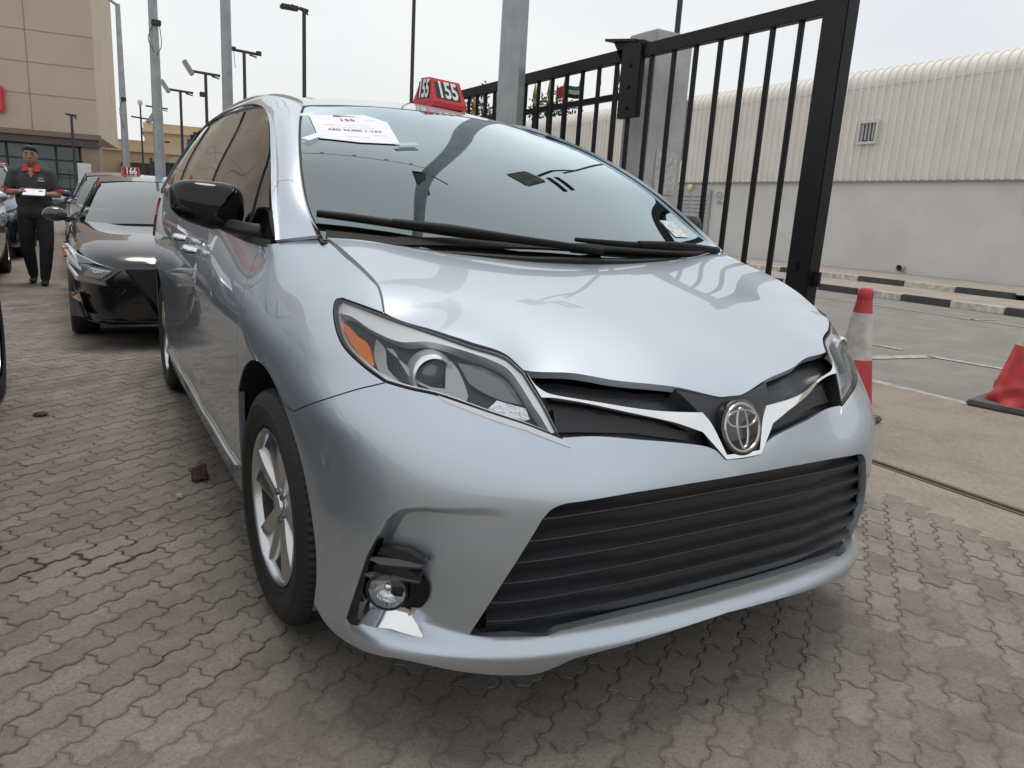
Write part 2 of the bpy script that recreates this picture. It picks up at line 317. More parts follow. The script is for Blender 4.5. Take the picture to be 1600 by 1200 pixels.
def panel(name, S, outline, m, parent, sg=-1, holes=(), step=.012, bstep=None, gap=0., depth=.012, off=0., offf=None, mirror=False, post=None, thick=True, dense=()):
    bstep = bstep or step; ol = resample(inset(outline, gap) if gap else outline, bstep); hs = [resample(inset(h, -gap) if gap else h, bstep) for h in holes]
    P = np.array(ol); lo, hi = P.min(0), P.max(0); sy = step*.866
    gx, gy = np.meshgrid(np.arange(lo[0], hi[0], step), np.arange(lo[1], hi[1], sy)); gx = gx+(np.arange(gx.shape[0]) % 2)[:, None]*step*.5
    X = np.c_[gx.ravel(), gy.ravel()]
    for (u0, u1, v0, v1, ds) in dense:                     # finer points where the surface has crisp relief
        for sgn in (1, -1):
            X = X[~((sgn*X[:, 0] > u0) & (sgn*X[:, 0] < u1) & (X[:, 1] > v0) & (X[:, 1] < v1))]
            dx, dy = np.meshgrid(np.arange(u0, u1, ds)*sgn, np.arange(v0, v1, ds)); X = np.vstack([X, np.c_[dx.ravel(), dy.ravel()]])
    k = inside(ol, X)
    for h in hs: k &= ~inside(h, X)
    X = X[k]; B = np.vstack([P]+[np.array(h) for h in hs])
    if len(X):
        keep = np.ones(len(X), bool)
        for i in range(0, len(X), 3000):
            d = ((X[i:i+3000, None, :]-B[None])**2).sum(-1).min(1); keep[i:i+3000] = d > (.45*step)**2
        X = X[keep]
    E = []; n0 = 0
    for l in [ol]+hs:
        E += [(n0+i, n0+(i+1)%len(l)) for i in range(len(l))]; n0 += len(l)
    r = delaunay_2d_cdt([Vector(p) for p in np.vstack([B, X])], E, [], 0, 1e-6)
    UV = np.array([tuple(v) for v in r[0]]); T = np.array([f for f in r[2] if len(f) == 3]); C = UV[T].mean(1); k = inside(ol, C)
    for h in hs: k &= ~inside(h, C)
    T = T[k]; a = UV[T]; ar = (a[:,1,0]-a[:,0,0])*(a[:,2,1]-a[:,0,1])-(a[:,2,0]-a[:,0,0])*(a[:,1,1]-a[:,0,1]); T = T[np.abs(ar) > 1e-12]; ar = ar[np.abs(ar) > 1e-12]
    T = np.where((ar > 0)[:, None], T, T[:, ::-1])
    if sg < 0: T = T[:, ::-1]
    used = np.unique(T); mp_ = -np.ones(len(UV), int); mp_[used] = np.arange(len(used)); UV = UV[used]; T = mp_[T]
    N = surf_n(S, UV, sg); Q = S(UV)+N*off
    if offf is not None: Q = Q+N*offf(UV)[:, None]
    if post is not None: Q, N = post(UV, Q, N)
    V = [tuple(v) for v in Q]; NN = [tuple(n) for n in N]; F = [tuple(f) for f in T]
    if thick:
        ec = {}
        for f in F:
            for i in range(3):
                e = (f[i], f[(i+1)%3]); ec[e] = ec.get(e, 0)+1
        bd = [e for e in ec if (e[1], e[0]) not in ec]; new = {}
        for a_, b_ in bd:
            t = Q[b_]-Q[a_]; sd = np.cross(t, N[a_]); sd /= np.linalg.norm(sd)+1e-12; ids = []
            for v in (a_, b_):
                for dd in (0, depth): V.append(tuple(Q[v]-N[v]*dd)); NN.append(tuple(sd)); ids.append(len(V)-1)
            F.append((ids[2], ids[0], ids[1], ids[3]))
    V = np.array(V); NN = np.array(NN)
    if mirror: V = V*[-1, 1, 1]; NN = NN*[-1, 1, 1]; F = [f[::-1] for f in F]
    return mesh_obj(name, V, F, m, parent, normals=NN)
def both(name, S, outline, m, parent, **k):
    p2 = parent if isinstance(parent, (list, tuple)) else (parent, parent)
    return panel(name, S, outline, m, p2[0], **k), panel(name, S, outline, m, p2[1], mirror=True, **k)
def mir(half):
    """close a half outline (a >= 0, starting and ending on the centre line) by its mirror image"""
    return loop(half, [(-a, z) for a, z in half[::-1]])
# feature lines of the van, in surface coordinates
OUT = {
 'hl': [(1.2982,1.0148),(1.2815,1.0214),(1.1953,1.0133),(1.1061,1.0024),(0.945,0.9796),(0.7862,0.954),(0.653,0.9328),(0.5907,0.9031),(0.5435,0.8406),(0.5031,0.7651),(0.6019,0.7989),(0.7007,0.8216),(0.844,0.8487),(0.9235,0.8559),(0.9934,0.8636),(1.0752,0.8896),(1.1734,0.9257),(1.2482,0.9721)],
 'hl_top': [(1.2815,1.0214),(1.1953,1.0133),(1.1061,1.0024)],
 'shut_bf': [(0.9928,0.8623),(1.0597,0.839),(1.1187,0.8143),(1.2032,0.7788),(1.3088,0.7326)],
 'wheel_b': [(1.3086,0.7209),(1.2796,0.615),(1.2305,0.4623),(1.2273,0.3299)],
 'lip': [(1.179,0.1936),(1.0924,0.185),(0.9768,0.2214),(0.8569,0.2396),(0.7173,0.2269),(0.6088,0.2201),(0.5477,0.2201),(0.5029,0.2352),(0.4576,0.2524),(0.2915,0.2659),(0.1281,0.2742),(-0.0042,0.2789)],
 'ug_bot': [(0.5021,0.7701),(0.3998,0.7686),(0.3037,0.7603),(0.2181,0.7512),(0.1238,0.7357),(0.0851,0.7207),(0.0602,0.6978),(0.0034,0.695)],
 'lg': [(0.0098,0.6547),(0.1763,0.6537),(0.3236,0.6495),(0.469,0.6405),(0.5184,0.637),(0.5451,0.6272),(0.5646,0.6063),(0.6385,0.4654),(0.7129,0.311),(0.613,0.3157),(0.5272,0.3106),(0.496,0.3201),(0.332,0.3326),(0.1193,0.3384),(-0.0315,0.3407)],
 'wing': [(0.5837,0.897),(0.5595,0.8722),(0.5189,0.8546),(0.3695,0.8331),(0.2361,0.8174),(0.1138,0.8082),(0.0901,0.7791),(0.0579,0.7078),(0.0005,0.7066),(0.0031,0.6964),(0.0602,0.6978),(0.0862,0.7251),(0.1251,0.766),(0.2146,0.7944),(0.3715,0.8252),(0.5077,0.8466),(0.5493,0.8496)],
 'plate': [(0.1571,0.8592),(0.1072,0.8493),(0.047,0.8369),(-0.0288,0.8338),(0.0093,0.7074),(0.0579,0.7078),(0.0901,0.7791),(0.1138,0.8082)],
 'hoodedge': [(-0.0156,0.8361),(0.0457,0.8397),(0.1552,0.8617),(0.3246,0.8789),(0.4491,0.8883),(0.5907,0.9031)],
 'hoodline': [(1.1061,1.0024),(1.1269,1.015),(1.1676,1.0368),(1.2187,1.0587),(1.3308,1.0846),(1.5031,1.1187),(1.6347,1.1527)],
 'arch': [(1.3558,0.7087),(1.4026,0.7627),(1.4948,0.793),(1.596,0.7919),(1.7596,0.7325),(1.8911,0.6514),(1.9762,0.5433),(1.9836,0.4515),(1.9598,0.386)],
 'blade': [(0.9415,0.5151),(0.9884,0.4174),(1.0534,0.26),(1.0556,0.2341),(1.0223,0.2292),(1.0022,0.2372),(1.0053,0.2927),(0.9892,0.3629),(0.9596,0.4665)],
 'slat1': [(0.9436,0.4908),(0.9078,0.4992),(0.8742,0.5014),(0.8489,0.495),(0.8233,0.482),(0.8371,0.475),(0.8973,0.4686),(0.9596,0.4612)],
 'slat2': [(0.9623,0.4436),(0.8972,0.4621),(0.8732,0.4615),(0.8341,0.4416),(0.8371,0.4357),(0.9018,0.4312),(0.9756,0.4172)],
 'house': [(0.9651,0.4427),(0.8923,0.4612),(0.8685,0.4604),(0.8342,0.4438),(0.8191,0.4134),(0.8213,0.3838),(0.84,0.3539),(0.8631,0.3488),(0.9898,0.3238),(0.9942,0.352),(0.9826,0.4103)],
 'lens': [(0.8683,0.4037),(0.87,0.3933),(0.8752,0.3828),(0.8836,0.3728),(0.8947,0.3638),(0.908,0.3564),(0.9225,0.351),(0.9375,0.3478),(0.9518,0.3472),(0.9644,0.3492),(0.9742,0.3539),(0.9804,0.361),(0.9825,0.3703),(0.9802,0.381),(0.9737,0.3923),(0.9637,0.4035),(0.9511,0.4135),(0.9368,0.4217),(0.922,0.4273),(0.9077,0.43),(0.8946,0.4297),(0.8837,0.4266),(0.8753,0.4209),(0.8701,0.4131)],
 'fchrome': [(0.9955,0.3424),(1.0034,0.2934),(0.9075,0.3011),(0.83,0.299),(0.8255,0.3033),(0.8632,0.3359),(0.8872,0.3429),(0.9333,0.3333),(0.9868,0.3225)],
 'recL': [(1.036,0.2542),(1.0436,0.2817),(0.9857,0.4547),(0.926,0.565),(0.9039,0.5907),(0.8736,0.6066),(0.8323,0.6164),(0.7174,0.6302)],
 'bulb': [(0.8992,0.9066)],
 'hl_amber': [(1.2365,0.975),(1.2004,0.9694),(1.1492,0.952),(1.1071,0.9418),(1.072,0.9159),(1.0546,0.8976),(1.07,0.8975),(1.1227,0.9169),(1.1826,0.9439)],
 'hl_proj': [(0.8927,0.9035),(0.8466,0.906),(0.9113,0.9357),(0.9538,0.9028)],
 'hl_c': [(1.0499,0.9408),(1.0233,0.938),(0.9797,0.9077),(0.9322,0.8798),(0.8793,0.8663),(0.8161,0.8463),(0.7667,0.8454),(0.7629,0.8587),(0.8023,0.9044),(0.8388,0.9268),(0.8561,0.9296),(0.8336,0.869),(0.8815,0.8713),(0.9251,0.8839),(0.9665,0.9089)],
 'hl_chromeband': [(1.2584,0.9907),(1.2698,1.014),(1.1021,0.9992),(0.7827,0.9485),(0.6663,0.9292),(0.6056,0.894),(0.516,0.7794),(0.5298,0.7802),(0.561,0.825),(0.6271,0.9006),(0.6842,0.9229),(0.81,0.9447),(0.9317,0.9576),(1.0099,0.952),(1.1096,0.9681),(1.2031,0.989)],
 'hl_signal': [(0.6745,0.8553),(0.5835,0.839),(0.5744,0.8157),(0.5912,0.813),(0.7014,0.8366)],
 'hl_bowl': [(0.8194,0.9309),(0.7136,0.9229),(0.6279,0.8943),(0.587,0.8488),(0.6749,0.8618),(0.7597,0.8856),(0.7945,0.9114)],
 'hl_low': [(1.0283,0.8861),(0.9437,0.8664),(0.7474,0.8331),(0.5649,0.7954),(0.5255,0.7783),(0.5482,0.7813),(0.7443,0.8167),(0.9363,0.8512)],
 'doorF': [(1.9505,1.1025),(1.9171,1.0265),(1.9258,0.9651),(1.9212,0.8744),(1.9262,0.7911),(1.9695,0.6547),(1.982,0.5639)],
 'handle': [(3.3238,1.0581),(2.9923,1.0212),(3.5203,1.0912),(2.8141,1.0072)],
 'sill': [(1.936,0.3639),(2.4605,0.3603),(3.2454,0.3463),(3.5883,0.3528)],
 'dash': [(0.8573,1.5451),(0.613,1.4403),(0.238,1.2415),(0.0936,1.1274),(0.2785,1.1131),(1.1592,1.6275),(1.4083,1.6668),(1.7166,1.6867),(2.0948,1.6948)],
 'fg': [(1.4592,1.633),(1.2298,1.6111),(0.9541,1.552),(0.731,1.481),(0.5829,1.4117),(0.4466,1.2623),(0.4556,1.1871),(1.1032,1.3213),(1.2396,1.4417),(1.5515,1.6226)],
 'Bp': [(1.7755,1.657),(1.4617,1.5121),(1.1651,1.327),(1.5515,1.6226),(1.2396,1.4417),(1.1032,1.3213)],
 'rg': [(2.5551,1.6537),(1.7755,1.657),(1.1651,1.327),(2.0664,1.34)],
 'qg': [(2.3406,1.3121),(2.9054,1.2499),(2.9455,1.6762),(3.5092,1.6046)],
 'joint': [(0.2261,1.2338),(0.1679,1.2588),(0.0965,1.2755)],
 'paper': [(-0.6097,0.8166),(-0.3853,0.8338),(-0.3186,0.743),(-0.353,0.5108),(-0.5026,0.5162),(-0.6436,0.551)],
 'wiperL': [(-0.7835,0.0722),(-0.6711,0.0174),(-0.5672,-0.0313),(-0.4302,-0.1057),(-0.1792,-0.1422),(0.0124,-0.1505)],
 'sticker': [(0.5957,0.1302),(0.6796,0.1491),(0.6709,0.0373),(0.5862,0.017)],
 'rearview': [(-0.3742,0.1712)],
 'glassband': [(-0.6293,0.6974),(-0.7736,0.2115),(-0.7714,0.0742),(0.5271,0.8108),(0.6807,0.5626),(0.7317,0.087),(-0.2091,0.7811)],
}
# ================================================================== the silver minivan
PAINT = mat('silver_paint', (.495,.555,.62), .42, .90, 1.0, .01, ior=1.5)
PAINT.node_tree.nodes['Principled BSDF'].inputs['Coat IOR'].default_value = 1.65
def _flake():
    t = PAINT.node_tree; b = t.nodes['Principled BSDF']; g = t.nodes.new('ShaderNodeNewGeometry'); n = t.nodes.new('ShaderNodeTexNoise'); n.inputs['Scale'].default_value = 5; n.inputs['Detail'].default_value = 8
    r = t.nodes.new('ShaderNodeMapRange'); r.inputs[3].default_value = .38; r.inputs[4].default_value = .46; t.links.new(g.outputs['Position'], n.inputs['Vector']); t.links.new(n.outputs['Fac'], r.inputs[0]); t.links.new(r.outputs[0], b.inputs['Roughness'])
    d = t.nodes.new('ShaderNodeTexNoise'); d.inputs['Scale'].default_value = 90; d.inputs['Detail'].default_value = 6; d.inputs['Roughness'].default_value = .8
    r2 = t.nodes.new('ShaderNodeMapRange'); r2.inputs[1].default_value = .5; r2.inputs[2].default_value = .78; r2.inputs[3].default_value = .0; r2.inputs[4].default_value = .035; t.links.new(g.outputs['Position'], d.inputs['Vector']); t.links.new(d.outputs['Fac'], r2.inputs[0]); t.links.new(r2.outputs[0], b.inputs['Coat Roughness'])
_flake()
CHROME = mat('chrome', (.82,.83,.84), .06, 1.0)
SATIN = mat('satin_silver', (.62,.63,.64), .28, 1.0)
ALLOY = mat('alloy_wheel', (.58,.59,.60), .27, 1.0, .3, var=.10, vscale=14)
BLACKP = mat('black_plastic', (.018,.019,.021), .42, bump=.05, bscale=600)
GREYP = mat('grey_grille_plastic', (.020,.022,.026), .34)
GLOSSB = mat('gloss_black', (.004,.004,.0045), .05, 0, 0, spec=.45)
SHELL = mat('dark_cavity', (.006,.006,.006), .9)
RUBBER = mat('rubber', (.014,.014,.0145), .62, var=.25, vscale=30, bump=.15, bscale=120)
SEAL = mat('rubber_seal', (.01,.01,.01), .6)
CLEAR = glass('clear_lens', (.975,.98,.985), .5)
SCREEN = glass('windscreen_glass', (.36,.46,.45), 1.5, tintr=(.83,.96,1.0))
PRIV = glass('privacy_glass', (.025,.025,.027), .85)
CABIN = mat('cabin_trim', (.035,.036,.038), .8)
AMBER = mat('amber_reflector', (.85,.22,.015), .25, 0, 1.0)
REFL = mat('lamp_reflector', (.75,.76,.78), .12, 1.0, bump=.3, bscale=90)
LAMPW = mat('lamp_bright_trim', (.92,.93,.94), .30, .55)
WIPE = mat('wiper_black', (.004,.004,.0045), .5, spec=.2)
RED = mat('red_lamp', (.45,.01,.015), .15, 0, 1.0)
van = thing('minivan', 'large silver minivan with roof tag 155 parked in front of the black gate', 'minivan')
YA = lambda y: float(np.interp(y, [p[1] for p in PLAN[8:19]], PA[8:19]))     # side position y -> a
O = OUT
# ---- lines shared by neighbouring panels
hl_top = [O['hl'][i] for i in (1, 2, 3)]; hood_hl = [O['hl'][i] for i in range(3, 8)]; hl_in = [O['hl'][i] for i in (7, 8, 9)]
hl_bot = [O['hl'][i] for i in range(9, 15)]; hl_out = [O['hl'][i] for i in (14, 15, 16, 17, 0)]+[O['hl'][1]]
HLO = loop(crv(hl_top+hood_hl[1:]), crv(hl_in), crv(hl_bot), crv(hl_out))
ARC = lambda y0, z0, r, t0, t1, n=40: [(YA(y0+r*math.cos(t)), z0+r*math.sin(t)) for t in np.linspace(t0, t1, n)]
fa = (-.045, .365, .43); ra = (3.03, .365, .42)
shut = crv(O['shut_bf'])
arch_pts = [p for p in ARC(*fa, math.pi+.25, -.02) ]
t_meet = math.pi-math.asin(min(1, (O['shut_bf'][-1][1]-fa[1])/fa[2]))
arch_b = ARC(*fa, t_meet, math.pi+.36, 20); arch_f = ARC(*fa, t_meet, .02, 40)
# ---- front bumper with the lower grille opening
lipc = crv([(1.20,.245),(1.15,.215),(1.09,.203)]+O['lip'][2:-1]+[(0.,.279)])
ug = O['ug_bot']
bum_half = loop([(0,ug[-1][1])], crv(ug[:6][::-1])[::1] if False else crv(ug[::-1][1:]), crv(hl_bot), shut, [arch_b[0]], arch_b, lipc)
lgp = O['lg']; lg_half = loop([(0,.655)], crv(lgp[1:7]), lgp[7:9], lgp[9:11], crv(lgp[11:14]), [(0,.340)])
bumper = panel('front_bumper', SB, mir(bum_half), PAINT, van, holes=[mir(lg_half)], step=.011, gap=.0015, depth=.022, dense=[(.66, 1.09, .22, .665, .0045)], bstep=.006)
# ---- lower grille: seven stepped blades, each its own piece
def lg_a(z): return float(np.interp(z, [.30,.317,.466,.606,.627,.64,.66], [.715,.705,.632,.556,.536,.50,.40]))
NS = 7
zb = lambda a: .322-.034*(abs(a)/.72)**2; zt_ = lambda a: .666-.030*(abs(a)/.72)**2
def sb1(a, z, d):
    p, n = planCN(np.array([a])); q = SB([(a, z)])[0]; return (q[0]+n[0][0]*d, q[1]+n[0][1]*d, q[2])
for i in range(NS):
    V = []; F = []; m = 41
    zc = .335+(i+.5)*.045
    A = min(lg_a(max(.317, .318+i*.046))+.010, .675)
    for a in np.linspace(-A, A, m):
        z0 = zb(a)+(zt_(a)-zb(a))*i/NS; z1 = zb(a)+(zt_(a)-zb(a))*(i+1)/NS; wdg = float(sstep(.30, .46, abs(a)))
        dep = .013+.008*wdg; h = .004+.007*wdg
        for d, z in ((-.050, z0-.004), (-.017, z0-.002), (-.015, z0+.001), (-.016, z0+.003), (-.016-dep, z0+h+.003), (-.018, z1-.003)): V.append(sb1(a, z, d))
    k = 6
    for j in range(m-1):
        for q in range(k-1): F.append((j*k+q, j*k+q+1, (j+1)*k+q+1, (j+1)*k+q))
    MBo = MB(); MBo.V = V; MBo.F = F; MBo.build('grille_blade', GREYP, van, 14)
panel('grille_backing', SF, mir([(0,.69),(.60,.69),(.70,.40),(.72,.27),(0,.27)]), SHELL, van, step=.05, off=-.075, thick=False)
# ---- upper grille: mesh backing, chrome wings, centre plate, emblem
up_half = loop(crv([(0,.835)]+O['hoodedge'][1:]), crv(hl_in), crv(ug))
up_half = [(max(0, a), z) for a, z in up_half]
def mesh_off(UV): return .006*np.abs(np.sin(UV[:, 1]*math.pi/.011))+.002*np.abs(np.sin(UV[:, 0]*math.pi/.02))
panel('upper_grille', SB, mir(inset(up_half, -.008)), GREYP, van, step=.0055, off=-.052, offf=mesh_off, thick=False)
w = O['wing']; wing = loop(crv(w[0:6]), crv(w[5:8]), [(0,w[8][1])], [(0,w[9][1])], crv(w[10:13]), crv(w[12:17]))
for sgn in (0, 1):
    panel('chrome_wing', SB, wing, CHROME, van, step=.008, off=.004, depth=.05, mirror=bool(sgn))
pl_half = loop([(0,.840)], crv([(.047,.841),(.107,.852),(.165,.863)]), crv([w[5],w[6],w[7]]), [(0,.708)])
panel('grille_centre_plate', SB, mir(pl_half), GREYP, van, step=.012, off=-.006, depth=.05)
def side_bar(half, nm):
    for sgn in (0, 1): panel(nm, SB, half, BLACKP, van, step=.012, off=-.030, depth=.03, mirror=bool(sgn))
side_bar(loop([(.50,.835),(.30,.807),(.14,.770)], [(.15,.752),(.31,.777),(.50,.786)]), 'lower_grille_bar')
ec = SB([(0,.766)])[0]; en = surf_n(SB, np.array([[0,.766]]), -1)[0]; en = np.array(Vector(en).lerp(Vector((0,-1,.12)), .45).normalized())
EM = frame(Vector(ec)+Vector(en)*.012, (1,0,0), Vector(en).cross(Vector((1,0,0))))
emb = MB().lathe([(.0,.004),(.066,.004),(.070,.002),(.070,-.02)], EM, 48, 'Z').build('emblem', mat('emblem_black', (.008,.008,.009), .08, 0, 1.0), van, 40)
def ring(rx, ry, cx, cy, w, h=.006):
    V = []; F = []; n = 56
    for k in range(n):
        t = 2*math.pi*k/n; c, s = math.cos(t), math.sin(t); ww = w*(1+.35*abs(c) if rx > ry else 1+.35*abs(s))
        for q, (r_, hh) in enumerate(((-1, .003), (-.5, h), (.5, h), (1, .003))): V.append(EM @ Vector((cx+(rx+r_*ww)*c, cy+(ry+r_*ww)*s, hh)))
    for k in range(n):
        for q in range(3): F.append((k*4+q, ((k+1)%n)*4+q, ((k+1)%n)*4+q+1, k*4+q+1))
    return V, F
e2 = MB(); e2.add(*ring(.059, .059, 0, 0, .0034)); e2.add(*ring(.050, .0210, 0, .022, .0032)); e2.add(*ring(.0180, .049, 0, -.001, .0032)); e2.build('emblem_ellipses', mat('emblem_chrome', (.60,.61,.62), .12, 1.0), emb, 50)
# ---- hood
def to_xy(pts): q = SB(np.array(pts)); return [(p[0], p[1]) for p in q]
he = crv(to_xy([(0.,.8375)]+O['hoodedge'][1:])); hh = crv(to_xy(hood_hl[::-1])); hlne = crv(to_xy(O['hoodline']))
rear = crv([hlne[-1], (-.60,-.085), (-.4,-.115), (-.2,-.135), (0,-.142)])
hood_half = loop([(0, he[0][1])], he[1:], hh, hlne, rear)
def mirxy(half): return loop(half, [(-x, y) for x, y in half[::-1]])
hood = panel('hood', SH, mirxy(hood_half), PAINT, van, sg=1, step=.014, gap=.0025, depth=.02)
# ---- fenders
tail = crv([O['hoodline'][-1], *[(YA(y), z) for x, y, z in SEAMP[1:]], (1.925,1.118)])
doorf = crv([(1.925,1.118),(1.912,1.04),(1.915,.96),(1.92,.875),(1.93,.791),(1.952,.66),(1.965,.54),(1.968,.36)])
fen = loop(crv(O['hoodline']), tail, doorf, [(1.965,.335)], arch_f[::-1], shut[::-1], crv(hl_out), crv(hl_top))
both('fender', SB, fen, PAINT, van, step=.012, gap=.0018, depth=.02)
# ---- doors, quarter, sills
def belt(y): return float(np.interp(y, [.0,.25,.6,1.2,2.0,2.95,3.6,4.0], [1.128,1.116,1.135,1.165,1.205,1.25,1.262,1.262]))
yB = 1.42; yC = 2.55
def beltline(y0, y1, n=14): return [(YA(y), belt(y)) for y in np.linspace(y0, y1, n)]
fd = loop(beltline(.26, yB), [(YA(yB), .36)], [(YA(y), .352) for y in np.linspace(yB, .31, 8)], doorf[::-1])
sd = loop(beltline(yB, yC), [(YA(yC), .60)], [(YA(y), .352) for y in np.linspace(2.50, yB, 8)])
rq = loop(beltline(yC, 4.02), [(PA[18]+.12, 1.26), (PA[18]+.12, .26)], [(YA(3.45), .26)], ARC(*ra, -.23, math.pi-.0+.02, 36), [(YA(2.585), .352), (YA(yC), .60)])
doors = both('front_door', SB, fd, PAINT, van, step=.02, gap=.0025, depth=.02)
slide = both('sliding_door', SB, sd, PAINT, van, step=.025, gap=.0025, depth=.02)
both('rear_quarter', SB, rq, PAINT, van, step=.025, gap=.0025, depth=.02)
sill = loop([(YA(y), .348) for y in np.linspace(.385, 2.62, 20)], [(YA(y), .20) for y in np.linspace(2.62, .36, 20)])
both('sill', SB, sill, PAINT, van, step=.03, depth=.03, off=.004)
sst = loop([(YA(y), .343) for y in np.linspace(.40, 2.60, 20)], [(YA(y), .325) for y in np.linspace(2.60, .40, 20)])
both('sill_trim', SB, sst, SATIN, van, step=.03, depth=.01, off=.010)
tl = loop([(YA(3.72), 1.22), (PA[18]+.05, 1.23), (PA[18]+.10, .98), (YA(3.80), .95), (YA(3.70), 1.1)])
both('tail_lamp', SB, tl, RED, van, step=.03, depth=.02, off=.012)
# ---- wheel-arch lips, inner shell, wheel wells
for (y0, z0, r) in (fa, ra):
    for sgn in (-1, 1):
        V = []; F = []; n = 36
        for t in np.linspace(-.25, math.pi+.3, n):
            y = y0+r*math.cos(t); z = z0+r*math.sin(t); q = SB([(YA(y), z)])[0]; q2 = SB([(YA(y0+(r+.02)*math.cos(t)), z0+(r+.02)*math.sin(t))])[0]
            V += [(-sgn*-1*(q[0]+.004), y, z), (-sgn*-1*(q[0]+.05), y, z), (-sgn*-1*(-.58), y, z)]
        for i in range(n-1):
            for k in range(2): F.append((i*3+k, i*3+k+1, i*3+k+4, i*3+k+3))
        MBo = MB(); MBo.V = V; MBo.F = F; MBo.build('wheel_liner', SHELL, van, 60)
sh_out = [(0,.24),(1.08,.24)]+ARC(fa[0], fa[1], fa[2]+.03, math.pi+.25, -.25, 24)+[(YA(2.6),.25)]+ARC(ra[0], ra[1], ra[2]+.03, math.pi+.25, -.25, 24)+[(YA(3.6),.25),(PA[18],.25),(PA[18],1.0),(YA(3.4),1.05),(YA(.3),1.02),(YA(0),.98),(1.2,.93),(.9,.85),(.6,.78),(0,.70)]
panel('inner_shell', SF, loop(sh_out), SHELL, van, step=.06, off=-.115, thick=False); panel('inner_shell', SF, loop(sh_out), SHELL, van, step=.06, off=-.115, thick=False, mirror=True)  # near-black shell added behind the panels so gaps and openings read as shade
MB().box((0, 1.80, .30), (1.50, 4.2, .08)).build('floor_pan', SHELL, van)
MB().box((0, -.20, .78), (1.2, .86, .20)).build('engine_cover', SHELL, van)
MB().box((0, 4.02, .75), (1.70, .12, 1.0), bev=.04).build('tailgate', PAINT, van, 40)
MB().box((0, 3.93, 1.45), (1.34, .03, .42), rx=R(-18)).build('rear_window', PRIV, van)
# ---- windscreen, cowl
wsE = [(-.797,-.045),(-.79,.15),(-.755,.36),(-.69,.63),(-.62,.87),(-.585,.975),(-.555,1.005)]
wsT = [(-.555,1.005),(-.40,.985),(-.2,.955),(0,.943)]
wsB = [(0,-.185),(-.2,-.18),(-.4,-.15),(-.6,-.11),(-.797,-.045)]
ws_half = loop(crv(wsB), crv(wsE), crv(wsT))
WSO = mirxy(ws_half)
wind = panel('windscreen', SW, WSO, SCREEN, van, sg=1, step=.03, depth=.005, gap=.004)
inner = mirxy(loop(crv([(0,.02),(-.3,.03),(-.55,.07),(-.70,.125)]), crv([(-.70,.125),(-.735,.22),(-.70,.42),(-.635,.66),(-.565,.87),(-.535,.925)]), crv([(-.535,.925),(-.4,.915),(-.2,.89),(0,.878)])))
BAND = mat('ceramic_band', (.012,.012,.013), .35)
panel('windscreen_border', SW, WSO, BAND, wind, sg=1, holes=[inner], step=.03, off=-.006, thick=False, gap=.004)
panel('windscreen_seal', SW, inset(WSO, -.007), SEAL, wind, sg=1, holes=[inset(WSO, .003)], step=.03, off=-.003, depth=.02)
# ---- A-pillars and roof sides on the greenhouse surface
wsyz = lambda pts: [(y, float(WIND([(x, y)])[0])) for x, y in pts]
both('roof_side', SA, loop([(u, 0.) for u in np.linspace(0, TEND, 120)], [(u, .12) for u in np.linspace(TEND, 0, 120)]), PAINT, van, step=.02, depth=.012, off=-.001)
frmc = crv([(y, z) for x, y, z in FRM[:11]]); dpil = crv([(y, z) for x, y, z in FRM[10:]])
both('pillar_seam', SA, loop([(.300,.004),(.318,.030),(.318,.09),(.300,.116)], [(.2965,.116),(.3145,.09),(.3145,.030),(.2965,.004)]), SEAL, van, step=.02, off=.0006, depth=.002)
# window band (trim) and panes
FRAME = mat('window_trim', (.010,.010,.011), .18, 0, .6)
bandl = loop(frmc, dpil, [(y, belt(y)) for y in np.linspace(3.64, .10, 30)])
both('window_trim', SG, bandl, FRAME, van, step=.03, off=-.004, depth=.01)
def pane(nm, pts, par): return both(nm, SG, pts, PRIV, par, step=.03, off=.001, depth=.004)
bl = lambda y: belt(y)+.022
tri = loop(crv([(.27,1.215),(.45,1.325),(.545,1.38)]), [(.40,1.20),(.385,bl(.385)+.02),(.30,1.17)])
sail = loop([(.10,1.130),(.27,1.215),(.30,1.17),(.385,bl(.385)+.02),(.37,belt(.37)+.004),(.12,belt(.12)+.003)])
both('mirror_sail', SG, sail, GLOSSB, van, step=.02, off=.004, depth=.02)
pane('quarter_pane', tri, van)
fgl = loop(crv([(.445,1.20),(.50,1.28),(.60,1.395),(.75,1.475),(.926,1.545),(1.10,1.588),(1.25,1.615),(1.40,1.632)]), crv([(1.40,1.632),(1.33,1.55),(1.20,1.40),(1.14,1.20)]), [(y, bl(y)) for y in np.linspace(1.13, .445, 10)])
pane('window', fgl, doors)
rgl = loop(crv([(1.60,1.645),(1.9,1.656),(2.2,1.655),(2.42,1.648)]), crv([(2.42,1.648),(2.30,1.45),(2.20,1.235)]), [(y, bl(y)) for y in np.linspace(2.20, 1.27, 10)], crv([(1.27,bl(1.27)),(1.34,1.42),(1.45,1.55),(1.60,1.645)]))
pane('window', rgl, slide)
qgl = loop(crv([(2.60,1.645),(2.9,1.64),(3.25,1.60),(3.42,1.56)]), crv([(3.42,1.56),(3.52,1.44),(3.57,1.29)]), [(y, bl(y)) for y in np.linspace(3.56, 2.40, 10)], crv([(2.40,bl(2.4)),(2.50,1.45),(2.60,1.645)]))
pane('quarter_window', qgl, van)
bs = lambda y0, y1: loop([(y, belt(y)+.010) for y in np.linspace(y0, y1, 14)], [(y, belt(y)-.012) for y in np.linspace(y1, y0, 14)])
both('belt_moulding', SG, bs(.13, 3.62), SEAL, van, step=.03, off=.006, depth=.02)
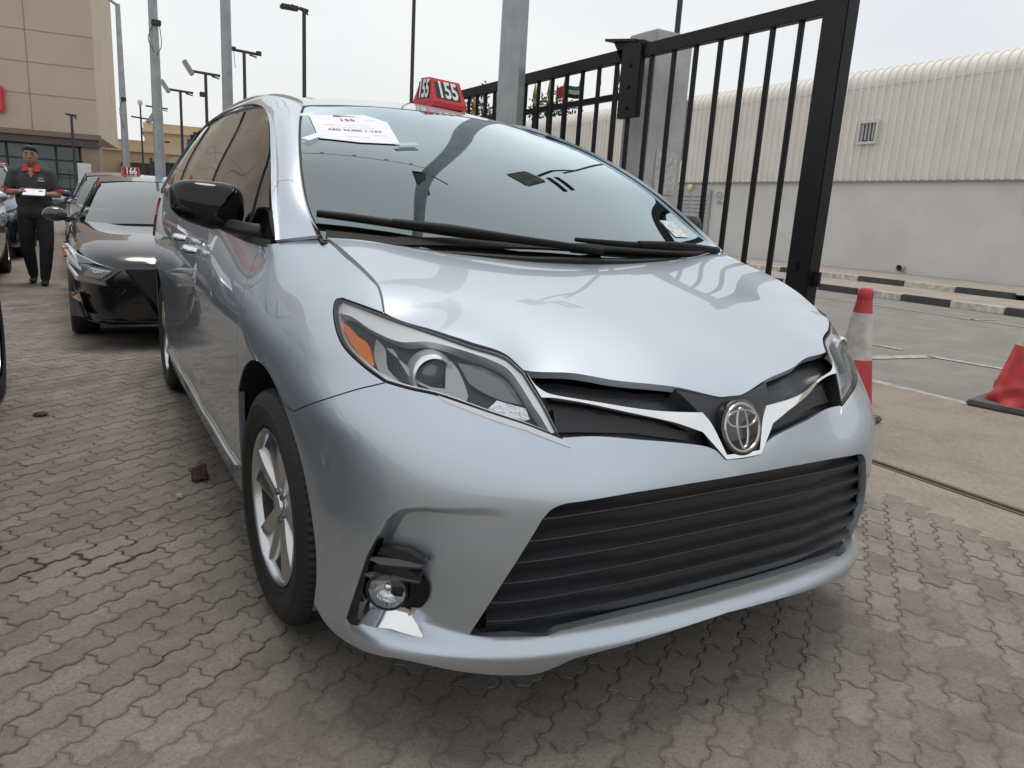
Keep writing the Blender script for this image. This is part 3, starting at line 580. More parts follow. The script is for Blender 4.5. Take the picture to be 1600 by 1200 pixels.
# ---- roof with rails
rf_half = loop(crv([(0,.949),(-.2,.961),(-.40,.991),(-.545,1.012)]), [(x+.004, y) for x, y, z in [tuple(q) for q in _E(np.linspace(_tt[5], _tt[10], 50))]], [(0,3.98)])
roof = panel('roof', SR, mirxy(rf_half), PAINT, van, sg=1, step=.03, depth=.03, gap=.002)
for sgn in (-1, 1):
    ys = np.linspace(1.45, 3.45, 26); pts = [(sgn*.615, y, float(ROOF([(.60, y)])[0])+.004+.018*float(sstep(1.45, 1.9, y)*sstep(3.45, 3.2, y))) for y in ys]
    MB().tube(pts, .014, 8).build('roof_rail', SATIN, roof, 60)
# ---- headlights
def headlight(mirror):
    hs = panel('headlight', SB, HLO, BLACKP, van, step=.02, off=-.050, thick=False, mirror=mirror)
    def pc(nm, pts, m, off, depth=.02, step=.012): return panel(nm, SB, pts, m, hs, step=step, off=off, depth=depth, mirror=mirror)
    pc('lamp_surround', loop(HLO), mat('lamp_seal', (.02,.02,.022), .3), -.004, .05) if False else None
    panel('lamp_edge', SB, inset(HLO, .001), SEAL, hs, holes=[inset(HLO, .005)], step=.02, off=-.001, depth=.05, mirror=mirror)
    panel('chrome_rim', SB, inset(HLO, .005), LAMPW, hs, holes=[inset(HLO, .010)], step=.02, off=-.012, depth=.035, mirror=mirror)
    cb = O['hl_chromeband']; HI = inset(HLO, .0055); k1 = int(np.argmin([math.hypot(a-cb[1][0], z-cb[1][1]) for a, z in HI])); k2 = int(np.argmin([math.hypot(a-cb[6][0], z-cb[6][1]) for a, z in HI]))
    top_ = HI[k1:k2+1] if k1 < k2 else HI[k1:]+HI[:k2+1]
    pc('chrome_brow', loop(top_, crv(cb[7:]+[cb[0]])), LAMPW, -.006, .03)
    pc('lower_strip', loop(crv(O['hl_low'][:5]), crv(O['hl_low'][5:])), SATIN, -.016, .03)
    pc('amber_reflector', sloop(O['hl_amber'], 3), AMBER, -.016, .02)
    sr = [(1.09,.955),(1.045,.935),(1.012,.895),(.955,.868),(1.03,.885),(1.05,.90),(1.075,.925)]
    pc('reflector_wing', sloop(sr, 3), mat('bezel_grey', (.38,.39,.40), .3, .9), -.018, .03)
    hc = O['hl_c']; pc('lamp_bezel', loop(crv(hc[:7]), crv(hc[6:10]), [hc[10]], crv(hc[10:12]), crv(hc[11:15])), mat('bezel_grey', (.38,.39,.40), .3, .9), -.020, .04)
    pc('lamp_bowl', loop(crv(O['hl_bowl'][:4]), crv(O['hl_bowl'][3:])), mat('smoked_bowl', (.16,.17,.18), .10, .9, bump=.12, bscale=60), -.034, .01)
    pc('turn_signal', loop(O['hl_signal']), REFL, -.026, .02)
    c0 = SB([(.897,.905)])[0]; n0 = surf_n(SB, np.array([[.897,.905]]), -1)[0]; fw = Vector((n0[0]*.55, n0[1]-.55, n0[2]*.25)).normalized()
    M = frame(Vector(c0)-Vector(n0)*.046, fw.cross(Vector((0,0,1))), (0,0,1)); zax = Vector((M[0][2], M[1][2], M[2][2]))
    if zax.dot(fw) < 0: M = frame(Vector(c0)-Vector(n0)*.046, Vector((0,0,1)).cross(fw), (0,0,1))
    if mirror: M = Matrix.Diagonal((-1,1,1,1)) @ M
    MB().lathe([(.040,-.03),(.042,.0),(.0405,.026),(.044,.036),(.050,.033),(.054,.0),(.054,-.03)], M, 40, 'Z').build('projector_ring', LAMPW, hs, 40)
    MB().lathe([(.0405,.014),(.033,.025),(.022,.033),(.011,.037),(.0005,.038)], M, 40, 'Z').build('projector_lens', mat('projector_glass', (.05,.055,.06), .03, 0, 1.0, spec=.9), hs, 60)
    pc('lens_cover', inset(HLO, .004), CLEAR, .002, .01)
    tr = loop(crv([O['hl'][9], O['hl'][10], O['hl'][11], O['hl'][12]]), [(.82,.838),(.70,.811),(.60,.788),(.485,.748)])
    panel('trim_sliver', SB, tr, SATIN, hs, step=.02, off=.002, depth=.01, mirror=mirror)
for mi in (False, True): headlight(mi)
# ---- fog lamps
def fog(mirror):
    hs = panel('fog_lamp', SF, sloop(O['house'], 3), GLOSSB, van, step=.01, off=-.026, depth=.01, mirror=mirror)
    def pc(nm, pts, m, off, depth=.015): return panel(nm, SF, pts, m, hs, step=.008, off=off-.024, depth=depth, mirror=mirror)
    bl_ = O['blade']; pc('blade', loop(crv(bl_[:3]), crv(bl_[2:6]), crv(bl_[5:])), GLOSSB, .030, .03)
    for k in ('slat1', 'slat2'):
        s_ = O[k]; pc('slat', loop(s_), BLACKP, .016, .02)
        lo = [np.array(p) for p in s_[4:]]; zl_ = float(np.mean([p[1] for p in lo])); tl_ = lambda UV, zl_=zl_: SF(UV)+surf_n(SF, UV, -1)*(1.2*np.clip(zl_+.004-UV[:, 1], -.012, .012))[:, None]; panel('slat_lip', tl_, loop([tuple(p) for p in lo], [tuple(p+[0,.011]) for p in lo[::-1]]), mat('slat_grey', (.05,.054,.06), .32), hs, step=.008, off=.020-.024, depth=.012, mirror=mirror)
    fc = O['fchrome']; tilt = lambda UV: SF(UV)+surf_n(SF, UV, -1)*(.010+.55*np.clip(.308-UV[:, 1], -.03, .03))[:, None]
    panel('chrome_trim', tilt, loop(crv(fc[:3]), fc[3:5], crv(fc[4:])), CHROME, hs, step=.006, off=-.020, depth=.02, mirror=mirror)
    L = np.array(O['lens']); cc = L.mean(0); c0 = SF([cc])[0]; n0 = surf_n(SF, np.array([cc]), -1)[0]; fw = Vector((n0[0]*.7, n0[1]-.35, 0)).normalized()
    M = frame(Vector(c0)+Vector(n0)*-.012, Vector((0,0,1)).cross(fw), (0,0,1))
    if mirror: M = Matrix.Diagonal((-1,1,1,1)) @ M
    MB().lathe([(.048,-.02),(.049,.010),(.046,.014),(.043,.010)], M, 36, 'Z').build('lamp_ring', BLACKP, hs, 40)
    MB().lathe([(.044,.008),(.036,-.004),(.020,-.014),(.004,-.018)], M, 12, 'Z').build('reflector_bowl', REFL, hs)
    MB().ell(M @ Vector((0, .006, -.004)), (.012,.012,.012), 10, 6).build('bulb_shield', CHROME, hs, 60)
    MB().lathe([(.044,.010),(.036,.017),(.020,.022),(.0005,.024)], M, 32, 'Z').build('lamp_lens', CLEAR, hs, 60)
for mi in (False, True): fog(mi)
# ---- door mirrors, handles
def mirror_shell(sgn):
    mr = MB(); n, m = 28, 16; V = []; F = []
    for j in range(m+1):
        th = math.pi*j/m
        for k in range(n):
            ph = 2*math.pi*k/n; c, s, st, ct = math.cos(ph), math.sin(ph), math.sin(th), math.cos(th)
            ex = lambda v, e: math.copysign(abs(v)**e, v)
            x = ex(ct, .62)*.116; y = ex(st, .8)*ex(c, .75)*.062; z = ex(st, .62)*ex(s, .62)*.077
            z *= 1-.16*(x/.116 if x > 0 else 0); y += .04*(x/.116)**2
            z += .018*max(0, x/.116)
            V.append((sgn*(1.028+x), .462+y, 1.222+z))
    for j in range(m):
        for k in range(n): F.append((j*n+k, (j+1)*n+k, (j+1)*n+(k+1)%n, j*n+(k+1)%n))
    mr.V = V; mr.F = F
    o = mr.build('door_mirror', GLOSSB, van, 80)
    a = MB(); a.tube([(sgn*.885,.28,1.150),(sgn*.93,.37,1.152),(sgn*.985,.45,1.165)], [.026,.024,.024], 10); a.build('mirror_arm', BLACKP, o, 60)
    return o
for s in (-1, 1): mirror_shell(s)
for k, d in enumerate(doors): 
    sg_ = -1 if k == 0 else 1
    for (y, z, dd) in ((1.27, 1.022, doors[k]), (1.66, 1.050, slide[k])):
        q = SB([(YA(y), z)])[0]; x0 = -q[0]
        h = MB(); h.tube([(sg_*(x0+.004), y-.10, z), (sg_*(x0+.036), y-.075, z+.004), (sg_*(x0+.042), y, z+.006), (sg_*(x0+.036), y+.075, z+.004), (sg_*(x0+.004), y+.10, z)], [.016,.018,.019,.018,.016], 10); h.build('handle', CHROME, dd, 60)
        MB().ell((sg_*(x0-.002), y+.01, z-.012), (.006,.085,.036), 20, 10).build('handle_cup', PAINT, dd, 60)
# ---- wheels
def tyre_profile(r0=.234, r1=.357, w=.235):
    h = w/2
    p = [(r0, -h*.80), (r0+.012, -h*.92), (r0+.016, -h*.95), (r0+.020, -h*.94), (r0+.045, -h*1.015), (r0+.049, -h*1.035), (r0+.075, -h*1.045), (r0+.079, -h*1.02), (r1-.026, -h*.96), (r1-.010, -h*.86), (r1-.003, -h*.74)]
    for g in (-.5, -.17, .17, .5):
        x = g*h*1.15; p += [(r1-.001, x-.008), (r1-.009, x-.006), (r1-.009, x+.006), (r1-.001, x+.008)]
    q = [(r1-.003, h*.74), (r1-.010, h*.86), (r1-.026, h*.96), (r0+.079, h*1.02), (r0+.075, h*1.045), (r0+.049, h*1.035), (r0+.045, h*1.015), (r0+.020, h*.94), (r0+.016, h*.95), (r0+.012, h*.92), (r0, h*.80)]
    return p+q
def make_wheel(parent, sgn, y, z=.357, rim=True, steer=0.):
    wl = bpy.data.objects.new('wheel', None); link(wl, parent); wl.location = (sgn*.845, y, z); wl.rotation_euler = (0, 0, steer)
    ty = MB(); pr = tyre_profile(); n = 180; V = []; F = []; m = len(pr)
    for k in range(n):
        t = 2*math.pi*k/n
        for r, h in pr:
            rr = r-(.005 if (r > .342 and k % 2 == 0 and abs(h) > .035) else 0)
            V.append((h, rr*math.cos(t), rr*math.sin(t)))
    for k in range(n):
        for j in range(m-1): F.append((k*m+j, ((k+1)%n)*m+j, ((k+1)%n)*m+j+1, k*m+j+1))
    ty.V = V; ty.F = F; ty.build('tyre', RUBBER, wl, 22)
    o = sgn
    MB().lathe([(.232,o*-.09),(.229,o*.08),(.234,o*.098),(.237,o*.106),(.230,o*.109),(.221,o*.100),(.217,o*.082)], None, 64, 'X').build('rim', ALLOY, wl, 40)
    MB().lathe([(.217,o*.082),(.212,o*.05),(.206,o*-.06)], None, 48, 'X').build('barrel', mat('barrel_dark', (.06,.06,.062), .5, .8), wl, 40)
    MB().lathe([(.02,o*-.01),(.20,o*-.01)], None, 40, 'X').build('brake_disc', mat('brake_dark', (.02,.02,.02), .6, .5), wl)
    for i in range(5):
        th = 2*math.pi*i/5+math.pi/2; s_ = MB(); V = []; F = []; NR = 9; NC = 9
        for a in range(NR):
            t = a/(NR-1); rr = .040+(.223-.040)*t; wd = .040+.044*t**1.4
            xx = .080+.018*math.sin(t*math.pi*.5)
            for c_ in range(NC):
                q = (c_/(NC-1)-.5)*2; dip = -.013*math.exp(-(q/.45)**2)*(.25+t) ; ed = -.020*max(0, abs(q)-.78)/.22
                V.append((o*(xx+dip+ed), 0, 0)); an = th+math.atan2(q*wd, rr); rr2 = math.hypot(rr, q*wd*(.35)); V[-1] = (V[-1][0], rr*math.cos(an), rr*math.sin(an))
        for c_ in range(NC*NR): v = V[c_]; V.append((v[0]-o*.035, v[1], v[2]))
        for a in range(NR-1):
            for c_ in range(NC-1):
                F.append((a*NC+c_, a*NC+c_+1, (a+1)*NC+c_+1, (a+1)*NC+c_))
            for c_ in (0, NC-1): F.append((a*NC+c_, (a+1)*NC+c_, (a+1)*NC+c_+NR*NC, a*NC+c_+NR*NC))
        s_.V = V; s_.F = F; s_.build('spoke', ALLOY, wl, 50)
    MB().lathe([(.058,o*.03),(.058,o*.072),(.052,o*.080),(.036,o*.082),(.032,o*.090),(.0005,o*.092)], None, 32, 'X').build('hub_cap', ALLOY, wl, 40)
    for k in range(5):
        t_ = 2*math.pi*(k+.5)/5+math.pi/2; MB().lathe([(.009,o*.06),(.009,o*.088),(.0005,o*.090)], Matrix.Translation((0, .045*math.cos(t_), .045*math.sin(t_))), 6, 'X').build('wheel_nut', mat('nut_steel', (.25,.25,.25), .4, .9), wl)
    return wl
for y in (-.048, 3.03):
    for sgn in (-1, 1): make_wheel(van, sgn, y, steer=R(2.5) if y < 1 else 0)
# ---- wipers
def on_glass(x, y, h): n = surf_n(SW, np.array([[x, y]]), 1)[0]; p = SW([(x, y)])[0]+n*h; return tuple(p)
wl_ = [(-.785,.062),(-.70,.030),(-.60,-.012),(-.50,-.055),(-.40,-.092),(-.30,-.118),(-.17,-.140)]
wb = MB().tube([on_glass(x, y, .022) for x, y in wl_], [.011,.0125,.013,.012,.011,.009,.006], 8).build('wiper_blade', WIPE, van, 50)
MB().tube([on_glass(-.58,-.020,.026), on_glass(-.42,-.084,.032), on_glass(-.20,-.138,.028), on_glass(.02,-.162,.020), on_glass(.10,-.168,.012)], [.012,.016,.013,.011,.014], 8).build('wiper_arm', WIPE, wb, 50)
w2 = [(.02,-.120),(.16,-.128),(.30,-.125),(.44,-.112),(.58,-.088),(.68,-.062)]
wb2 = MB().tube([on_glass(x, y, .022) for x, y in w2], [.007,.010,.011,.011,.010,.008], 8).build('wiper_blade', WIPE, van, 50)
MB().tube([on_glass(.28,-.126,.026), on_glass(.45,-.114,.032), on_glass(.60,-.086,.028), on_glass(.74,-.050,.014)], [.012,.015,.011,.013], 8).build('wiper_arm', WIPE, wb2, 50)
cow = mirxy(loop([(0,-.15),(-.3,-.138),(-.6,-.10),(-.785,-.035)], [(-.775,.0),(-.6,-.06),(-.3,-.10),(0,-.115)]))
panel('cowl', SW, cow, WIPE, van, sg=1, step=.03, off=.004, depth=.02)
# ---- cabin seen dimly through the glass
MB().box((0, .30, 1.02), (1.52, .62, .16), rx=R(10), bev=.05).build('dashboard', CABIN, van, 40)
for x in (-.40, .40):
    st = MB().box((x, 1.10, .72), (.52, .52, .18), bev=.06).box((x, 1.38, 1.08), (.50, .16, .62), rx=R(-14), bev=.06).build('seat', CABIN, van, 40)
    MB().box((x, 1.50, 1.46), (.27, .10, .17), rx=R(-10), bev=.04).build('headrest', CABIN, st, 40)
MB().add(*[(lambda a: (a.V, a.F))(MB().lathe([(.175,-.012),(.187,-.012),(.193,0),(.187,.012),(.175,.012),(.169,0),(.175,-.012)], Matrix.Translation((.40,.66,1.06)) @ Matrix.Rotation(R(62), 4, 'X'), 36, 'Z'))][0]).build('steering_wheel', CABIN, van, 60)
MB().box((0, .60, 1.40), (.24, .035, .075), bev=.02).build('rear_view_mirror', CABIN, van, 40)

panel('headliner', SR, inset(mirxy(rf_half), .03), CABIN, van, sg=1, step=.08, off=-.035, thick=False)
rs_ = MB().box((0, 2.30, .75), (1.30, .50, .20), bev=.06).box((0, 2.60, 1.15), (1.32, .16, .72), rx=R(-12), bev=.06).build('rear_seat', CABIN, van, 40)
for x in (-.42, 0, .42): MB().box((x, 2.70, 1.58), (.26, .10, .18), bev=.04).build('headrest', CABIN, rs_, 40)
MB().box((0, 3.55, 1.05), (1.40, .06, 1.25), bev=.02).build('cabin_light_block', CABIN, van, 40)  # dark bulkhead added to block daylight showing through the rear of the cabin
# ================================================================== ground
def ground_mat(name, c0, c1, c2, s1=.9, s2=30., bump=.5, bsc=110., rough=.92, isl=False, stain=.0):
    m = bpy.data.materials.new(name); m.use_nodes = True; t = m.node_tree; b = t.nodes['Principled BSDF']; N = t.nodes.new; L = t.links.new
    b.inputs['Roughness'].default_value = rough; b.inputs['Specular IOR Level'].default_value = .25
    g = N('ShaderNodeNewGeometry')
    def noise(sc, det=6, ro=.6):
        n = N('ShaderNodeTexNoise'); n.inputs['Scale'].default_value = sc; n.inputs['Detail'].default_value = det; n.inputs['Roughness'].default_value = ro; L(g.outputs['Position'], n.inputs['Vector']); return n.outputs['Fac']
    def ramp(f, p0, p1, a, c):
        r = N('ShaderNodeValToRGB'); r.color_ramp.elements[0].position = p0; r.color_ramp.elements[1].position = p1; r.color_ramp.elements[0].color = (*a, 1); r.color_ramp.elements[1].color = (*c, 1); L(f, r.inputs[0]); return r.outputs[0]
    def mix(k, a, c, f, mode='MIX'):
        x = N('ShaderNodeMixRGB'); x.blend_type = mode; L(a, x.inputs[1]); L(c, x.inputs[2])
        if f is None: x.inputs[0].default_value = k
        else: L(f, x.inputs[0])
        return x.outputs[0]
    big = ramp(noise(s1), .35, .65, c0, c1); fine = ramp(noise(s2, 8, .75), .3, .75, tuple(v*.62 for v in c0), tuple(min(1, v*1.25) for v in c1)); col = mix(.55, big, fine, None)
    d = N('ShaderNodeMapRange'); d.inputs[1].default_value = .47; d.inputs[2].default_value = .70; d.inputs[3].default_value = 0; d.inputs[4].default_value = .85; L(noise(1.9, 9, .74), d.inputs[0])
    x = N('ShaderNodeMixRGB'); L(d.outputs[0], x.inputs[0]); L(col, x.inputs[1]); x.inputs[2].default_value = (*c2, 1); col = x.outputs[0]
    if isl:
        oi = N('ShaderNodeObjectInfo'); ad = N('ShaderNodeMath'); ad.operation = 'ADD'; L(oi.outputs['Random'], ad.inputs[0]); L(g.outputs['Random Per Island'], ad.inputs[1]); fr = N('ShaderNodeMath'); fr.operation = 'FRACT'; L(ad.outputs[0], fr.inputs[0])
        mr = N('ShaderNodeMapRange'); mr.inputs[3].default_value = .86; mr.inputs[4].default_value = 1.10; L(fr.outputs[0], mr.inputs[0]); hs = N('ShaderNodeHueSaturation'); L(mr.outputs[0], hs.inputs['Value']); L(col, hs.inputs['Color']); col = hs.outputs[0]
    if stain:
        sp = N('ShaderNodeTexVoronoi'); sp.inputs['Scale'].default_value = 3.4; L(g.outputs['Position'], sp.inputs['Vector']); sr = N('ShaderNodeMapRange'); sr.inputs[1].default_value = .035; sr.inputs[2].default_value = .085; sr.inputs[3].default_value = stain; sr.inputs[4].default_value = 0; L(sp.outputs['Distance'], sr.inputs[0])
        x = N('ShaderNodeMixRGB'); L(sr.outputs[0], x.inputs[0]); L(col, x.inputs[1]); x.inputs[2].default_value = (.05,.045,.04,1); col = x.outputs[0]
    if isl:
        pt = N('ShaderNodeMapRange'); pt.inputs[1].default_value = .57; pt.inputs[2].default_value = .66; pt.inputs[3].default_value = 0; pt.inputs[4].default_value = .8; L(noise(120., 5, .75), pt.inputs[0])
        x = N('ShaderNodeMixRGB'); L(pt.outputs[0], x.inputs[0]); L(col, x.inputs[1]); x.inputs[2].default_value = (.075,.062,.050,1); col = x.outputs[0]
        lt = N('ShaderNodeMapRange'); lt.inputs[1].default_value = .62; lt.inputs[2].default_value = .74; lt.inputs[3].default_value = 0; lt.inputs[4].default_value = .4; L(noise(95., 5, .75), lt.inputs[0])
        x = N('ShaderNodeMixRGB'); L(lt.outputs[0], x.inputs[0]); L(col, x.inputs[1]); x.inputs[2].default_value = (.42,.385,.335,1); col = x.outputs[0]
        at_ = N('ShaderNodeAttribute'); at_.attribute_name = 'joint_dirt'; md = N('ShaderNodeMath'); md.operation = 'MULTIPLY'; L(at_.outputs['Fac'], md.inputs[0]); mr2 = N('ShaderNodeMapRange'); mr2.inputs[1].default_value = .35; mr2.inputs[2].default_value = .6; mr2.inputs[3].default_value = .15; mr2.inputs[4].default_value = 1.0; L(noise(14., 6, .7), mr2.inputs[0]); L(mr2.outputs[0], md.inputs[1])
        x = N('ShaderNodeMixRGB'); L(md.outputs[0], x.inputs[0]); L(col, x.inputs[1]); x.inputs[2].default_value = (.105,.085,.066,1); col = x.outputs[0]
    L(col, b.inputs['Base Color'])
    bn = N('ShaderNodeBump'); bn.inputs['Strength'].default_value = bump; bn.inputs['Distance'].default_value = .006; L(noise(bsc, 8, .7), bn.inputs['Height']); L(bn.outputs[0], b.inputs['Normal'])
    return m
PAVE = ground_mat('paver_concrete', (.207,.186,.160), (.300,.273,.238), (.128,.113,.095), isl=True, s2=75., bump=.9, bsc=150., stain=.0)
SAND = ground_mat('joint_sand', (.195,.172,.142), (.282,.251,.211), (.118,.102,.083), s2=75., bump=1.0, bsc=150., isl=True)
CONC = ground_mat('apron_concrete', (.235,.205,.170), (.305,.270,.225), (.175,.150,.122), s1=.7, stain=.0)
ASPH = ground_mat('asphalt', (.19,.183,.172), (.24,.23,.215), (.28,.258,.225), s1=.5, s2=60., bsc=220.)
EARTH = ground_mat('far_lot', (.21,.185,.152), (.27,.24,.20), (.165,.142,.118))
def sheet(name, x0, x1, y0, y1, z, m, nx=1, ny=1, zf=None):
    V = []; F = []
    for j in range(ny+1):
        for i in range(nx+1):
            x = x0+(x1-x0)*i/nx; y = y0+(y1-y0)*j/ny; V.append((x, y, z+(zf(x, y) if zf else 0)))
    for j in range(ny):
        for i in range(nx): a = j*(nx+1)+i; F.append((a, a+1, a+nx+2, a+nx+1))
    return tag(mesh_obj(name, V, F, m), kind='structure')
sheet('ground', -400, 400, -400, 400, -.060, EARTH)
# dusty sand bed: rises almost flush with the pavers where the joints are filled
from mathutils import noise as _mn
def bedz(x, y):
    n = _mn.noise(Vector((x*.9, y*.9, .3)))+.5*_mn.noise(Vector((x*2.6, y*2.6, 1.7))); front = max(0., min(1., (-.15-y)/.7)); right = max(0., min(1., (x-.2)/.8))*.35
    hole = max(0., 1-math.hypot(x+1.50, (y-.66)*1.6)/.42)
    return -.010*hole+min(.0016, -.0056+.0036*n+.0066*max(front, right)*(.75+.5*_mn.noise(Vector((x*5, y*5, 3)))))
lot = sheet('paved_lot', -7.0, 2.02, -3.2, 12.0, 0, SAND, 150, 250, bedz)
# interlocking zig-zag pavers, 22.5 x 11.2 cm, rows turned against the van
PL, PW = .186, .095; GA = R(36)
KZ = .0075
def zig(u):                                                    # edge wave shared by every row (period = half a paver)
    p = PL/2; t = (u % p)/p; return KZ*(1 if t < .36 else 1-2*(t-.36)/.14 if t < .50 else -1 if t < .86 else -1+2*(t-.86)/.14)
def paver_outline():
    l, w = PL/2, PW/2; us = [-l+PL/2*(k+q) for k in (0, 1) for q in (0, .36, .50, .86)]+[l]
    bot = [(u, -w+zig(u+l)) for u in us]; top = [(u, w+zig(u+l)) for u in us]; e = .010
    return bot+[(l-e, -w*.25+KZ), (l+e, w*.30+KZ)]+top[::-1]+[(-l+e, w*.30+KZ), (-l-e, -w*.25+KZ)]
def _pv():
    o = inset(paver_outline(), .0010); i = inset(o, .0028); i2 = inset(o, .014); n = len(o); V = [(x, y, -.02) for x, y in o]+[(x, y, -.0025) for x, y in o]+[(x, y, 0) for x, y in i]+[(x, y, .0004) for x, y in i2]
    F = [(k, (k+1)%n, (k+1)%n+n, k+n) for k in range(n)]+[(k+n, (k+1)%n+n, (k+1)%n+2*n, k+2*n) for k in range(n)]+[(k+2*n, (k+1)%n+2*n, (k+1)%n+3*n, k+3*n) for k in range(n)]+[tuple(range(3*n, 4*n))]
    return V, F
PVV, PVF = _pv(); pme = bpy.data.meshes.new('paver'); pme.from_pydata(PVV, [], PVF); pme.materials.append(PAVE)
PN = len(PVV)//4; DIRT = [.7]*(2*PN)+[.42]*PN+[0.]*PN
def put_dirt(me, vals): a = me.attributes.new('joint_dirt', 'FLOAT', 'POINT'); a.data.foreach_set('value', vals)
put_dirt(pme, DIRT)
cp = Vector((-1.40, -2.18)); cells = []
for j in range(-110, 150):
    for i in range(-60, 75):
        u = (i+.5*(j % 2))*PL; v = j*PW; x = u*math.cos(GA)-v*math.sin(GA); y = u*math.sin(GA)+v*math.cos(GA)
        if not (-6.6 < x < 1.98-.1*_mn.noise(Vector((y, 3, 0))) and -2.2 < y < 9.5): continue
        dx, dy = x-cp.x, y-cp.y; d = math.hypot(dx, dy); az = math.degrees(math.atan2(dx, dy))
        if d < .55 or az < -24 or az > 84 or d > 11.5: continue
        cells.append((x, y, d))
def fits(x, y, d):
    """roughly in view from the photographer's spot and not under the van"""
    az = math.degrees(math.atan2(x-cp.x, y-cp.y))
    under = abs(x) < .80 and -.75 < y < 4
    return not under and 1.05 < d and -12 < az < 72 and not (x > .9 and y > .75)
vis = sorted([c for c in cells if fits(*c)], key=lambda c: c[2])
near = set(vis[:300])
stv = []; stf = []
for c in cells:
    x, y, d = c; k = _mn.noise(Vector((x*3, y*3, 9))); tz = .0016*random.uniform(-1, 1)+.0012*k; M = Matrix.Translation((x, y, tz)) @ Matrix.Rotation(GA+random.uniform(-.010, .010), 4, 'Z') @ Matrix.Rotation(random.uniform(-.008, .008), 4, 'X') @ Matrix.Rotation(random.uniform(-.005, .005), 4, 'Y')
    loose = math.hypot(x+1.50, (y-.66)*1.6) < .40 and random.random() < .75
    if loose: M = M @ Matrix.Rotation(random.uniform(-.05, .05), 4, 'Z') @ Matrix.Diagonal((random.uniform(.93, .98), random.uniform(.86, .95), 1, 1))
    if c in near:
        o = bpy.data.objects.new('paver', pme); link(o, lot); o.matrix_local = M
    else:
        n = len(stv); stv += [tuple(M @ Vector(p)) for p in PVV]; stf += [tuple(i+n for i in f) for f in PVF]
o = mesh_obj('far_pavers', stv, stf, PAVE, lot); put_dirt(o.data, DIRT*(len(stv)//len(PVV))); o['kind'] = 'stuff'
SOIL = ground_mat('damp_soil', (.045,.042,.034), (.075,.068,.054), (.03,.03,.022), s1=4.)
V = [(-1.50, .66, -.0035)]+[(-1.50+.36*(1+.25*_mn.noise(Vector((math.cos(t)*2, math.sin(t)*2, 5))))*math.cos(t), .66+.20*(1+.25*_mn.noise(Vector((math.cos(t)*2, math.sin(t)*2, 5))))*math.sin(t), -.0075) for t in np.linspace(0, 2*math.pi, 40, endpoint=False)]
tag(mesh_obj('damp_soil', V, [(0, 1+k, 1+(k+1)%40) for k in range(40)], SOIL), kind='structure')
sheet('far_lot', -60, 2.02, 9.3, 60, -.004, EARTH)
sheet('side_lot', -60, -6.5, -6, 9.4, -.004, EARTH)
# concrete apron with the gate track, asphalt road, painted lines
def aw(x, y): return .0025*_mn.noise(Vector((x*1.3, y*1.3, 4)))
sheet('concrete_apron', 1.90, 4.64, -12, 60, -.0015, CONC, 40, 400, aw)
for x, w_, z, nm, m in ((2.455, .016, .004, 'gate_rail', mat('rail_steel', (.20,.165,.13), .55, .5, var=.3, vscale=20)),):
    tr_ = thing('gate_track', 'rusty steel gate rail set in the concrete beside the minivan', 'rail', (x, 6, 0))
    r_ = MB(); r_.box((0, 0, .006), (.030, 24, .016), bev=.004); r_.build('rail', m, tr_)
    MB().box((-.030, 0, .0012), (.022, 24, .004)).box((.034, 0, .0012), (.030, 24, .004)).build('groove', mat('groove_dirt', (.12,.098,.076), .95), tr_)
sheet('road', 4.60, 13.30, -60, 160, -.012, ASPH, 20, 200, lambda x, y: .002*_mn.noise(Vector((x, y, 2))))
PAINTW = mat('road_paint', (.40,.385,.355), .8, var=.45, vscale=9, dark=(.20,.19,.175))
def mark(pts, w):
    mb = MB(); P = [Vector((*p, 0)) for p in pts]
    for a, b in zip(P[:-1], P[1:]):
        t = (b-a).normalized(); n = Vector((-t.y, t.x, 0))*w/2; mb.add([(a-n).to_tuple(), (a+n).to_tuple(), (b+n).to_tuple(), (b-n).to_tuple()], [(0, 3, 2, 1)])
    o = mb.build('road_marking', PAINTW); o.location.z = -.004; return tag(o, kind='structure')
mark([(4.70,-8),(4.66,40)], .10)
for pts, w in (([(6.78,3.62),(6.80,2.86)], .10), ([(6.78,-2),(6.80,1.0)], .10), ([(5.70,2.62),(6.72,2.48)], .15), ([(6.72,2.50),(6.86,1.70)], .12), ([(11.6,12),(11.5,-4)], .08)): mark(pts, w)
for k in range(1, 9): mark([(6.78, 3.62+k*4.2), (6.80, 2.86+k*4.2-1.6)], .10)
mark([(12.06,4.51),(11.32,4.74)], .07)
